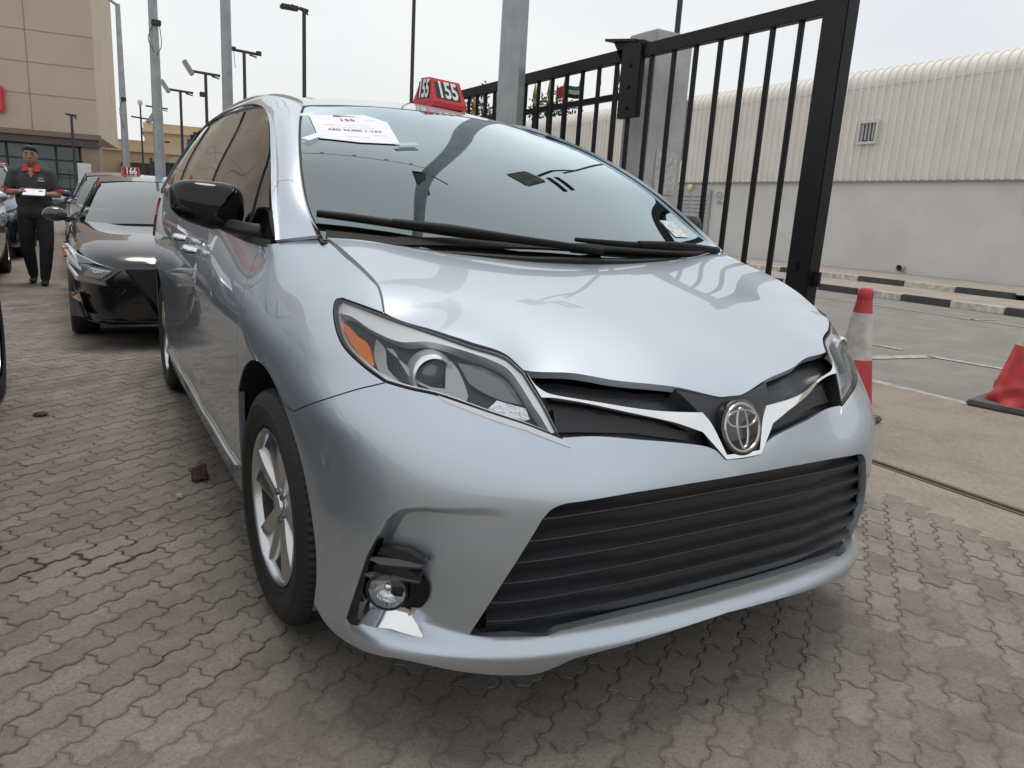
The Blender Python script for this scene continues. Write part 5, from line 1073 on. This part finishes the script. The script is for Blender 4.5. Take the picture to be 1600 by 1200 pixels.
    for s in (-1, 1):
        def sf(u, v, s=s):
            y0 = (wsb+.02)+(rg-.05-wsb-.02)*u; y1 = rf+(rr-rf)*u; yy = y0+(y1-y0)*v; xr = bw+(rw*1.0-bw)*v**1.1; return (s*xr, yy, belt_h-.03+(interp(y1, [rf, rf+.3, (rf+rr)/2, rr], [H-.072,H-.02,H,H-.085])-.045-belt_h+.03)*v)
        MB().add(*grid(sf, 16, 5)).build('side_frame', paint, c, 80)
        for u0, u1 in ((.10,.47),(.51,.88)):
            def sg_(u, v, s=s, u0=u0, u1=u1): q = sf(u0+(u1-u0)*u, .10+.78*v); return (q[0]+s*.006, q[1], q[2])
            MB().add(*grid(sg_, 8, 4)).build('side_window', glassm, c, 80)
        mo = MB().ell((s*(w2+.085), wsb+.22, belt_h+.05), (.105,.055,.068), 16, 10).build('door_mirror', lamp or paint, c, 60); MB().box((s*(w2-.02), wsb+.24, belt_h+.01), (.14,.05,.035), bev=.01).build('mirror_foot', BLACKP, mo)
        for wyy in wy:
            wl = bpy.data.objects.new('wheel', None); link(wl, c); wl.location = (s*(w2-.11), wyy, wheel_r)
            r = wheel_r; MB().lathe([(r*.64,-.10),(r*.70,-.108),(r*.93,-.108),(r*.99,-.085),(r,0),(r*.99,.085),(r*.93,.108),(r*.70,.108),(r*.64,.10)], None, 36, 'X').build('tyre', RUBBER, wl, 50)
            sp = MB().lathe([(r*.65,s*-.08),(r*.65,s*.085),(r*.60,s*.09),(r*.58,s*.03)], None, 30, 'X')
            for k in range(5):
                a = 2*math.pi*k/5; M = Matrix.Rotation(a, 4, 'X'); sp.add([M @ Vector((s*q, p, z)) for q in (.04,.075) for p, z in ((-.035,.04),(.035,.04),(.05,r*.60),(-.05,r*.60))], [(0,1,2,3),(4,7,6,5),(0,4,5,1),(1,5,6,2),(2,6,7,3),(3,7,4,0)])
            sp.build('rim', ALLOY, wl, 40)
            MB().lathe([(.0005,s*.0),(r*.62,s*.0)], None, 24, 'X').build('hub_dark', SHELL, wl)
    # nose: lamps follow the corner of the body
    def npt(q, z, o=.0):                                      # q: -1..1 across the front, wraps round the corner
        s = 1 if q >= 0 else -1; a = abs(q); t = interp(a, [0,.5,.7,.85,1.0,1.3], [-.02,0.0,.05,.16,.42,.85]); xx = interp(a, [0,.5,.7,.85,1.0,1.3], [0,.58,.78,.885,.955,.99])*w2
        return Vector((s*(xx+o*(.2+.6*a)), t-o*(1.1-.7*min(a, 1)), z))
    def patch(nm, pts, m, o, par, dep=.03):
        n = len(pts); P = [npt(q, z, o) for q, z in pts]; Q = [npt(q, z, o-dep) for q, z in pts]; ctr = npt(sum(p[0] for p in pts)/n, sum(p[1] for p in pts)/n, o)
        mb = MB(); mb.V = [tuple(p) for p in P]+[tuple(p) for p in Q]+[tuple(ctr)]; mb.F = [(i, (i+1)%n, 2*n) for i in range(n)]+[(i, i+n, (i+1)%n+n, (i+1)%n) for i in range(n)]; return mb.build(nm, m, par)
    HLB = mat('car_lamp_glass', (.22,.24,.26), .08, .5, 1.0); zl = nose-.06
    if style == 'sedan':
        for s in (-1, 1):
            h = patch('headlight', [(s*.50,zl-.04),(s*.62,zl-.13),(s*.82,zl-.12),(s*.98,zl-.01),(s*1.12,zl+.14),(s*1.02,zl+.135),(s*.85,zl+.075),(s*.66,zl+.01)], HLB, .050, c)
            patch('amber_marker', [(s*1.0,zl+.04),(s*1.04,zl+.02),(s*1.09,zl+.11),(s*1.03,zl+.10)], AMBER, .062, h); patch('light_strip', [(s*.80,zl-.05),(s*.92,zl-.005),(s*.99,zl+.09),(s*.965,zl+.08),(s*.90,zl+.02),(s*.80,zl-.02)], LAMPW, .062, h)
            patch('led_cluster', [(s*.55,zl-.045),(s*.63,zl-.105),(s*.78,zl-.09),(s*.72,zl-.01)], REFL, .060, h)
            f = patch('fog_recess', [(s*.80,.26),(s*.97,.24),(s*.99,.42),(s*.90,.44)], BLACKP, .052, c); patch('fog_lamp', [(s*.83,.385),(s*.93,.40),(s*.97,.435),(s*.86,.43)], AMBER if False else mat('fog_glass', (.5,.36,.25), .15, .3, 1), .060, f)
            patch('chrome_line', [(s*.60,zl-.13),(s*.85,zl-.10),(s*1.02,zl+.01),(s*1.02,zl-.02),(s*.85,zl-.13),(s*.60,zl-.16)], SATIN, .056, c)
        g_ = patch('grille', [(-.46,zl-.03),(-.24,.30),(.24,.30),(.46,zl-.03),(0,zl-.02)], BLACKP, .030, c); patch('chrome_vee', [(-.48,zl-.03),(-.27,.27),(.27,.27),(.48,zl-.03),(.43,zl-.03),(.22,.33),(-.22,.33),(-.43,zl-.03)], GLOSSB, .024, c)
        patch('lower_lip', [(-.97,.235),(-.6,.20),(0,.19),(.6,.20),(.97,.235),(.95,.26),(.6,.235),(0,.225),(-.6,.235),(-.95,.26)], mat('lip_grey', (.10,.105,.11), .35), .035, c)
    else:
        for s in (-1, 1):
            h = patch('headlight', [(s*.55,zl-.02),(s*.72,zl-.14),(s*.95,zl-.12),(s*1.08,zl+.08),(s*.90,zl+.10),(s*.70,zl+.06)], HLB, .030, c); patch('lamp_bowl', [(s*.64,zl-.02),(s*.74,zl-.10),(s*.86,zl-.08),(s*.84,zl+.04)], REFL, .036, h); patch('light_frame', [(s*.88,zl-.09),(s*.96,zl-.09),(s*1.03,zl+.05),(s*.94,zl+.06)], LAMPW, .036, h)
            patch('fog_lamp', [(s*.80,.34),(s*.93,.34),(s*.95,.45),(s*.82,.45)], HLB, .032, c)
        patch('grille', [(-.50,zl-.02),(-.42,zl-.24),(.42,zl-.24),(.50,zl-.02),(0,zl+.02)], BLACKP, .028, c); patch('lower_intake', [(-.66,.42),(-.6,.28),(.6,.28),(.66,.42)], BLACKP, .028, c)
    return c
def roof_tag(label, x, y, z, num, sc=1.0, rz=0., strip=None):
    t = thing('roof_tag', label, 'number tag', (x, y, z), rz, 'red number tags on car roofs'); TR_ = mat('tag_red', (.48,.022,.028), .42); TW_ = mat('tag_white', (.72,.72,.72), .6); TB_ = mat('tag_black', (.012,.012,.013), .5)
    bx, by, h, tx, ty = .104*sc, .076*sc, .130*sc, .092*sc, .030*sc; b0 = .022*sc
    P = [(-bx,-by,0),(bx,-by,0),(bx,by,0),(-bx,by,0),(-bx,-by,b0),(bx,-by,b0),(bx,by,b0),(-bx,by,b0),(-tx,-ty,h),(tx,-ty,h),(tx,ty,h),(-tx,ty,h)]
    MB().add(P, [(0,3,2,1),(0,1,5,4),(1,2,6,5),(2,3,7,6),(3,0,4,7),(4,5,9,8),(5,6,10,9),(6,7,11,10),(7,4,8,11),(8,9,10,11)]).build('body', TR_, t)
    for nm, o, xx, yy, wid in (('front', (0, -(by+ty)/2-.0006*sc, (b0+h)/2), (1,0,0), (0, by-ty, h-b0), bx*1.35), ('side', (-(bx+tx)/2-.0006*sc, 0, (b0+h)/2), (0,-1,0), (bx-tx, 0, h-b0), by*1.1)):
        M = frame(o, xx, yy); hh_ = .076*sc
        MB().add([M @ Vector(p) for p in ((-wid*.54,-hh_*.52,.0008),(wid*.54,-hh_*.52,.0008),(wid*.50,hh_*.52,.0008),(-wid*.50,hh_*.52,.0008))], [(0,1,2,3)]).build('number_backing', TB_, t)
        text_obj('number', num, TW_, t, M @ Matrix.Translation((0, 0, .0022)), hh_*1.5, wid/(hh_*2.45), .0026*sc)
    return t
BLKPAINT = mat('black_car_paint', (.010,.011,.013), .25, .3, 1.0, .02); GREYCAR = mat('grey_car_paint', (.20,.21,.22), .35, .8, 1.0); WHITECAR = mat('white_car_paint', (.62,.63,.64), .35, 0, 1.0); BLUECAR = mat('navy_car_paint', (.012,.025,.07), .25, .4, 1.0); SILV2 = mat('silver_car_paint', (.45,.46,.47), .35, .85, 1.0)
make_car('black sedan parked close behind the minivan', -.585, 4.42, BLKPAINT, L=4.9, Wd=1.85, H=1.44, hood=.92, nose=.74, belt_h=.95, wsb=1.62, rf=2.55, rr=3.6, rg=4.45, wy=(.96, 3.78), lamp=mat('mirror_grey_black', (.05,.052,.056), .12, .5, 1.0))
roof_tag('red number tag 166 on the roof of the black sedan', -.84, 7.75, 1.405, '166', .95)
roof_tag('red number tag 155 on the roof of the silver minivan', .135, 1.26, float(ROOF([(.135, 1.26)])[0])-.008, '155', 1.0, R(16))
# second row and the cars behind, each one its own
make_car('grey estate car behind the black sedan, with a silver mirror', -.66, 9.75, GREYCAR, H=1.56, hood=1.0, nose=.78, belt_h=1.02, wsb=1.25, rf=1.95, rr=3.9, rg=4.5, deck=1.05, style='suv', lamp=SILV2)
make_car('blue-grey car farther back in the lane, with a navy mirror', -.60, 15.0, SILV2, H=1.62, hood=1.05, nose=.82, belt_h=1.08, wsb=1.2, rf=1.9, rr=4.0, rg=4.5, deck=1.1, style='suv', lamp=BLUECAR)
make_car('far white car with a red tag deep in the row', -.75, 20.4, WHITECAR, H=1.5, style='suv')
roof_tag('small red number tag on a far white car beside the man', -.95, 22.7, 1.47, '167', 1.2)
make_car('blue-grey car cut off by the left edge of the photo, tyre just visible', -2.765, -.62, mat('blue_grey_paint', (.16,.20,.25), .3, .85, 1.0), L=4.75, Wd=1.84, H=1.62, hood=1.02, nose=.80, belt_h=1.06, wsb=1.15, rf=1.9, rr=3.9, rg=4.45, deck=1.1, wheel_r=.36, wy=(.95, 3.65), style='suv')
make_car('silver car between the left edge and the man, its bumper half hidden', -3.22, 7.2, SILV2, H=1.6, hood=1.0, nose=.80, belt_h=1.05, wsb=1.2, rf=1.95, rr=3.8, rg=4.4, deck=1.08, style='suv')
make_car('navy car standing behind the man on the left side', -3.12, 12.9, BLUECAR, H=1.66, hood=1.06, nose=.84, belt_h=1.10, wsb=1.2, rf=1.9, rr=3.9, rg=4.5, deck=1.12, wheel_r=.37, style='suv')
make_car('white car at the far left end of the row', -3.1, 18.2, WHITECAR, H=1.62, hood=1.04, nose=.82, belt_h=1.07, wsb=1.2, rf=1.9, rr=3.9, rg=4.5, deck=1.1, style='suv')
roof_tag('red number tag on the car at the far left', -3.0, 21.0, 1.6, '168', 1.3)

sp_ = thing('sale_paper', 'pale blue paper behind the windscreen of the black sedan', 'paper', (-.30, 6.62, 1.10)); MB().box((0, 0, 0), (.34, .006, .16), rx=R(38)).build('sheet', mat('pale_paper', (.55,.70,.78), .8), sp_)
# ================================================================== the man with the clipboard
SKIN = mat('skin', (.30,.165,.105), .55, var=.15, vscale=20); HAIR = mat('hair', (.010,.009,.009), .6); POLO = mat('polo_charcoal', (.045,.050,.052), .85, var=.25, vscale=9, bump=.5, bscale=14); POLOR = mat('polo_red', (.42,.03,.035), .8); TROU = mat('trousers_black', (.018,.019,.022), .85, var=.3, vscale=10, bump=.5, bscale=16); SHOE = mat('shoe_black', (.015,.015,.015), .35)
man = thing('person', 'man in charcoal polo shirt with red collar reading papers beside the black sedan', 'person', (-1.88, 9.36, 0), R(-4))
def blob(name, parts, m, parent, vox=.011, smooth=3):
    mb = MB()
    for p in parts:
        if p[0] == 'e': mb.ell(p[1], p[2], 18, 12, p[3] if len(p) > 3 else None)
        else: 
            pts, rr = p[1], p[2]; mb.tube(pts, rr, 14)
            for q, r in ((pts[0], rr[0]), (pts[-1], rr[-1])): mb.ell(q, (r, r, r), 12, 8)
    o = mb.build(name, m, parent); md = o.modifiers.new('remesh', 'REMESH'); md.mode = 'VOXEL'; md.voxel_size = vox; md.use_smooth_shade = True
    sm = o.modifiers.new('smooth', 'SMOOTH'); sm.factor = .5; sm.iterations = smooth; return o
# front is -y; his right side is at -x
RS, LS = Vector((-.195, .02, 1.41)), Vector((.195, .02, 1.41)); RE, LE = Vector((-.285, .0, 1.15)), Vector((.275, .0, 1.15)); RW, LW = Vector((-.12, -.25, 1.17)), Vector((.15, -.24, 1.15))
def lerp(a, b, t): return tuple(a+(b-a)*t)
fing = []
for w_, s in ((RW, 1), (LW, -1)):
    for k in range(4):
        b = w_+Vector((s*(.030+.004*k), -.035-.016*k, .010)); fing.append(('t', [tuple(b), tuple(b+Vector((s*.035, -.008, -.002))), tuple(b+Vector((s*(.055-.004*k), -.004, -.022)))], [.0095,.009,.0075]))
    b = w_+Vector((s*.005, -.03, .022)); fing.append(('t', [tuple(b), tuple(b+Vector((s*.03, -.012, .018))), tuple(b+Vector((s*.055, -.02, .014)))], [.011,.010,.0085]))
body = blob('body', [('e', (0,-.02,1.615), (.080,.098,.116)), ('e', (0,-.055,1.575), (.058,.055,.065)), ('e', (0,-.115,1.600), (.014,.022,.022)), ('e', (-.078,-.005,1.61), (.012,.022,.032)), ('e', (.078,-.005,1.61), (.012,.022,.032)), ('e', (0,-.100,1.556), (.028,.014,.010)),
  ('t', [(0,.015,1.38),(0,.0,1.55)], [.064,.058]), ('t', [(-.15,.02,1.40),(0,.02,1.42),(.15,.02,1.40)], [.06,.08,.06]), ('t', [(0,.02,1.35),(0,.03,1.1),(0,.02,.95)], [.13,.12,.13]),
  ('t', [tuple(RS), lerp(RS, RE, .5), tuple(RE)], [.052,.047,.041]), ('t', [tuple(RE), lerp(RE, RW, .4), tuple(RW)], [.041,.040,.027]), ('t', [tuple(LS), lerp(LS, LE, .5), tuple(LE)], [.052,.047,.041]), ('t', [tuple(LE), lerp(LE, LW, .4), tuple(LW)], [.041,.040,.027]),
  ('e', tuple(RW+Vector((.02,-.035,.0))), (.032,.045,.018)), ('e', tuple(LW+Vector((-.02,-.035,.0))), (.032,.045,.018)),
  ('t', [(-.09,.02,.93),(-.11,.03,.5),(-.09,.15,.10)], [.08,.055,.042]), ('t', [(.09,.02,.93),(.11,-.13,.5),(.075,-.19,.10)], [.08,.055,.042])]+fing, SKIN, man, .009, 2)
blob('hair', [('e', (0,.008,1.678), (.090,.102,.072)), ('e', (0,.045,1.62), (.082,.070,.085)), ('e', (.01,-.075,1.705), (.068,.040,.036)), ('e', (-.072,.01,1.65), (.018,.045,.05)), ('e', (.072,.01,1.65), (.018,.045,.05))], HAIR, body, .010, 2)
for s in (-1, 1):
    MB().ell((s*.031, -.106, 1.625), (.013,.008,.007), 10, 6).build('eye', HAIR, body, 60); MB().tube([(s*.012,-.113,1.648),(s*.032,-.114,1.654),(s*.052,-.102,1.647)], [.005,.006,.004], 6).build('eyebrow', HAIR, body)
MB().tube([(-.022,-.116,1.556),(0,-.121,1.555),(.022,-.116,1.556)], [.004,.005,.004], 6).build('mouth', mat('lips', (.20,.085,.07), .5), body)
blob('polo_shirt', [('t', [(-.165,.02,1.405),(0,.02,1.43),(.165,.02,1.405)], [.078,.098,.078]), ('e', (0,.015,1.28), (.208,.135,.20)), ('e', (0,-.005,1.08), (.205,.152,.22)), ('e', (0,0,.93), (.205,.150,.12)), ('t', [tuple(RS), lerp(RS, RE, .66)], [.068,.064]), ('t', [tuple(LS), lerp(LS, LE, .66)], [.068,.064])], POLO, body, .013, 3)
for a, b in ((RS, RE), (LS, LE)): MB().tube([lerp(a, b, .78), lerp(a, b, .90)], [.073,.073], 18).build('red_cuff', POLOR, body, 60)
cl = MB(); Vc = []; Fc = []
for i in range(25):
    t = -math.pi/2+.28+(2*math.pi-.56)*i/24; 
    for r, z, f in ((.070,1.475,0), (.080,1.515,0), (.108,1.455,.02)): Vc.append((r*math.cos(t)*1.08, .012+r*math.sin(t)-(.03 if math.sin(t) < -.5 and r > .1 else 0), z-(.03 if math.sin(t) < -.5 and r > .1 else 0)))
for i in range(24):
    for k in range(2): Fc.append((i*3+k, (i+1)*3+k, (i+1)*3+k+1, i*3+k+1))
cl.V = Vc; cl.F = Fc; cl.build('red_collar', POLOR, body, 60)
MB().add([(-.03,-.125,1.47),(.03,-.125,1.47),(.012,-.158,1.36),(-.004,-.158,1.36)], [(0,3,2,1)]).build('open_neck', SKIN, body)
MB().box((.105,-.138,1.345), (.05,.006,.010), rz=.3).box((.108,-.140,1.315), (.075,.006,.012), rz=.3).build('chest_logo', mat('logo_white', (.55,.50,.50), .7), body)
blob('trousers', [('e', (0,.01,.90), (.188,.140,.11)), ('t', [(-.095,.015,.87),(-.11,.01,.62),(-.115,.03,.47),(-.10,.10,.26),(-.09,.15,.11)], [.108,.094,.082,.072,.058]), ('t', [(.095,.0,.87),(.11,-.09,.62),(.11,-.14,.47),(.09,-.16,.25),(.075,-.19,.10)], [.108,.094,.082,.072,.058])], TROU, body, .013, 3)
for x_, y_ in ((-.09,.14), (.075,-.20)):
    blob('shoe', [('e', (x_, y_-.09, .035), (.046,.085,.036)), ('e', (x_, y_+.01, .05), (.043,.065,.05))], SHOE, body, .009, 2)
cb_ = thing('clipboard', 'blue clipboard with white papers in the hands of the man', 'clipboard', (-1.86, 9.05, 1.165), R(-4)); Mb = Matrix.Rotation(R(14), 4, 'X')
bq = MB().box((0,0,0), (.23,.31,.006), rx=R(14), bev=.002).build('board', mat('clip_blue', (.10,.17,.50), .4), cb_); MB().box((-.004,-.004,.006), (.215,.29,.005), rx=R(14)).box((.012,.006,.010), (.21,.28,.002), rx=R(15), rz=.06).build('papers', mat('paper', (.74,.75,.80), .8), cb_)
MB().box((0,.14,.045), (.08,.03,.012), rx=R(14), bev=.003).build('clip', SATIN, cb_)
# ================================================================== small things
# price sheet taped inside... on the windscreen
PAPER = mat('sale_paper', (.74,.75,.83), .75, var=.06, vscale=12); INK = mat('ink_dark', (.06,.06,.075), .8); INKG = mat('ink_grey', (.30,.30,.36), .8); TAPE = glass('clear_tape', (.86,.88,.88), .9, .25)
pa = thing('price_sheet', 'white price sheet taped to the upper corner of the minivan windscreen', 'paper', (0, 0, 0))
pts = OUT['paper']
pp_ = panel('sheet', SW, loop(pts), PAPER, pa, sg=1, step=.03, off=.004, depth=.001)
Q = [Vector(SW([p])[0]) for p in pts]; nw = Vector(surf_n(SW, np.array([(-.48,.68)]), 1)[0])
A_, B_, C_, D_ = Q[0], Q[1]+(Q[1]-Q[0])*.22, Q[3], Q[5]
def on_paper(u, v): return D_+(C_-D_)*u+((A_-D_)+((B_-A_)-(C_-D_))*u)*v
def ptext(body, u, v, size, m, sx=1.0, bold=0.):
    p = on_paper(u, v)+nw*.0085; xx = on_paper(min(1, u+.1), v)-on_paper(u-.0 if u < .9 else u-.1, v); yy = on_paper(u, min(1, v+.1))-on_paper(u, v-.0 if v < .9 else v-.1); return text_obj('print', body, m, pp_, frame(p, xx, yy), size, sx, bold, .0003)
ptext('155', .50, .74, .034, INK, 1.25, .0002); ptext('AED 24,000 + VAT', .52, .34, .026, INK, 1.0, .0); ptext('______ : ___   ________ : ______', .45, .55, .013, INKG); ptext('_____ : __________   ___ : ____', .50, .46, .013, INKG); ptext('_________', .80, .22, .013, INKG); ptext('____ ______ ____', .5, .12, .011, INKG); ptext('________', .82, .76, .012, INKG)
for (u, v, w_, h_, m) in ((.395, .93, .030, .020, mat('logo_red', (.60,.05,.05), .7)), (.52, .925, .075, .010, INKG)):
    M = frame(on_paper(u, v)+nw*.006, C_-D_, A_-D_); MB().add([M @ Vector(p) for p in ((-w_/2,-h_/2,0),(w_/2,-h_/2,0),(w_/2,h_/2,0),(-w_/2,h_/2,0))], [(0,1,2,3)]).build('print_mark', m, pp_)
for q, sz in ((Q[0]+Vector((-.01,.02,0)), .045), (Q[2]+Vector((.0,.02,0)), .05), (Q[3]+Vector((.02,-.01,0)), .05), (Q[5]+Vector((-.02,-.0,0)), .05)):
    M = frame(q+nw*.007, C_-D_, A_-D_) @ Matrix.Rotation(random.uniform(.3, 1.1), 4, 'Z'); MB().add([M @ Vector(p) for p in ((-sz,-sz*.3,0),(sz,-sz*.35,0),(sz*.95,sz*.3,0),(-sz*.98,sz*.35,0))], [(0,1,2,3)]).build('tape', TAPE, pa)
stk = thing('windscreen_sticker', 'small white sticker low on the far side of the windscreen', 'sticker', (0,0,0)); panel('label', SW, loop(OUT['sticker']), mat('sticker_white', (.60,.62,.62), .7, var=.5, vscale=60, dark=(.25,.26,.27)), stk, sg=1, step=.03, off=.003, depth=.001)
# floodlights and festoon cables on the tall posts over the lot (they show as reflections in the windscreen)
pA = [o for o in bpy.data.objects if o.get('label', '').startswith('thick galvanised pole between')][0]
b_ = MB().box((0,0,0), (.20,.07,1.5), bev=.02).build('sign_bracket', DKP, pA); b_.location = (-.06,-.02,7.0); b_.rotation_euler = (R(-8), R(15), 0)
MB().tube([(0,0,9.0),(-.5,.1,9.35)], .05, 8).build('arm', GALV, pA); MB().box((-.75,.12,9.42), (.62,.30,.10), bev=.03).build('lamp_head', DKP, pA)
MB().tube([(0,-.1,6.4),(.25,-.2,6.55)], .02, 6).build('arm', DKP, pA)
pK = [o for o in bpy.data.objects if o.get('label', '').startswith('thin dark pole rising above')][0]
MB().tube([(0,0,5.6),(-.7,-.5,5.75),(-1.05,-.85,5.95)], .035, 8).build('arm', DKP, pK)
fl = MB().box((0,0,0), (.62,.46,.10), bev=.04).build('floodlight', LAMPG, pK); fl.location = (-1.32,-1.02,6.02); fl.rotation_euler = (0, R(8), R(35))
for sx_ in (-.14,.14):
    for sy_ in (-.10,.10): MB().box((sx_, sy_, -.052), (.22,.16,.01)).build('led_panel', LGLASS, fl)
for dx in (0, .22):
    bx_ = MB().box((0,0,0), (.10,.50,.06), bev=.01).build('bracket_bar', DKP, pK); bx_.location = (-.85+dx, -1.15+dx*.6, 5.85); bx_.rotation_euler = (0, 0, R(20))
for zc, lab in ((6.1, 'festoon cable with bulbs slung from the thick galvanised pole'),):
    fc_ = thing('festoon_cable', lab, 'cable', (2.0, 4.05, zc), 0, 'festoon cables'); P = [(-t, .12*t, -.30*math.sin(min(1, t/9)*math.pi)+.02*t) for t in np.linspace(0, 5.2 if zc < 7 else 2.4, 40)]; MB().tube(P, .012, 5).build('wire', DKP, fc_)
    for k in range(2, 38, 3): MB().ell((P[k][0], P[k][1], P[k][2]-.06), (.030,.030,.055), 8, 6).build('bulb', LGLASS, fc_, 60)
# litter and debris on the paving
def rock(name, label, x, y, sz, m, cat, flat=.7, seed=0):
    V = []; F = []; n, k = 14, 8
    for j in range(k+1):
        th = math.pi*j/k
        for i in range(n):
            ph = 2*math.pi*i/n; d = Vector((math.sin(th)*math.cos(ph), math.sin(th)*math.sin(ph), math.cos(th))); r = 1+.55*_mn.noise(d*1.6+Vector((seed, 0, 0)))+.25*_mn.noise(d*4+Vector((seed, 2, 0))); V.append((d.x*sz*r, d.y*sz*r*.75, max(0, d.z*sz*r*flat+sz*flat*.8)))
    for j in range(k):
        for i in range(n): F.append((j*n+i, j*n+(i+1)%n, (j+1)*n+(i+1)%n, (j+1)*n+i))
    o = mesh_obj(name, V, F, m, None, smooth=30); o.location = (x, y, .001); return tag(o, label, cat)
BR = mat('broken_tile', (.135,.075,.072), .85, var=.7, vscale=60, dark=(.05,.035,.035), bump=.6, bscale=90)
rock('stone_lump', 'reddish broken lump of stone on the paving beside the minivan', -1.0, 1.22, .042, BR, 'stone', 1.0, 3); rock('stone_chip', 'small grey stone chip beside the reddish lump', -1.10, 1.03, .014, mat('chip_grey', (.4,.38,.36), .9), 'stone', .8, 5); rock('brown_litter', 'flat dark brown scrap on the paving near the left edge', -1.65, 2.55, .035, mat('scrap_brown', (.06,.035,.035), .8), 'litter', .35, 8)
LB = mat('dry_leaf', (.22,.075,.025), .7, var=.4, vscale=80)
for x_, y_, a_, lab in ((-.02,-.965,.4,'brown dry leaf in front of the bumper, nearer the camera'), (.135,-.925,1.6,'reddish dry leaf in front of the bumper, farther right')):
    V = []; F = []
    for i in range(9):
        t = i/8; w_ = .009*math.sin(math.pi*t)**.7
        for s in (-1, 0, 1): V.append(((t-.5)*.034, s*w_, .004+.006*abs(s)*math.sin(t*3)+.004*t))
    for i in range(8):
        for s in range(2): F.append((i*3+s, i*3+s+1, (i+1)*3+s+1, (i+1)*3+s))
    o = mesh_obj('dry_leaf', V, F, LB, None, smooth=60); o.location = (x_, y_, .002); o.rotation_euler = (0, 0, a_); tag(o, lab, 'leaf')
peb = MB()
for k in range(420):
    d = rng.uniform(1.0, 4.5)**1; az = R(rng.uniform(-10, 62)); x_, y_ = -1.4+d*math.sin(az), -2.18+d*math.cos(az)
    if abs(x_) < .95 and y_ > -.9: continue
    s = rng.uniform(.0015, .0045); peb.box((x_, y_, s*.5), (s*1.6, s, s), rz=rng.uniform(0, 3), taper=.6)
tag(peb.build('grit', mat('grit', (.34,.31,.28), .9, var=.5, vscale=3, dark=(.14,.125,.11))), 'scattered fine grit and pebbles on the paving', 'grit', kind='stuff')
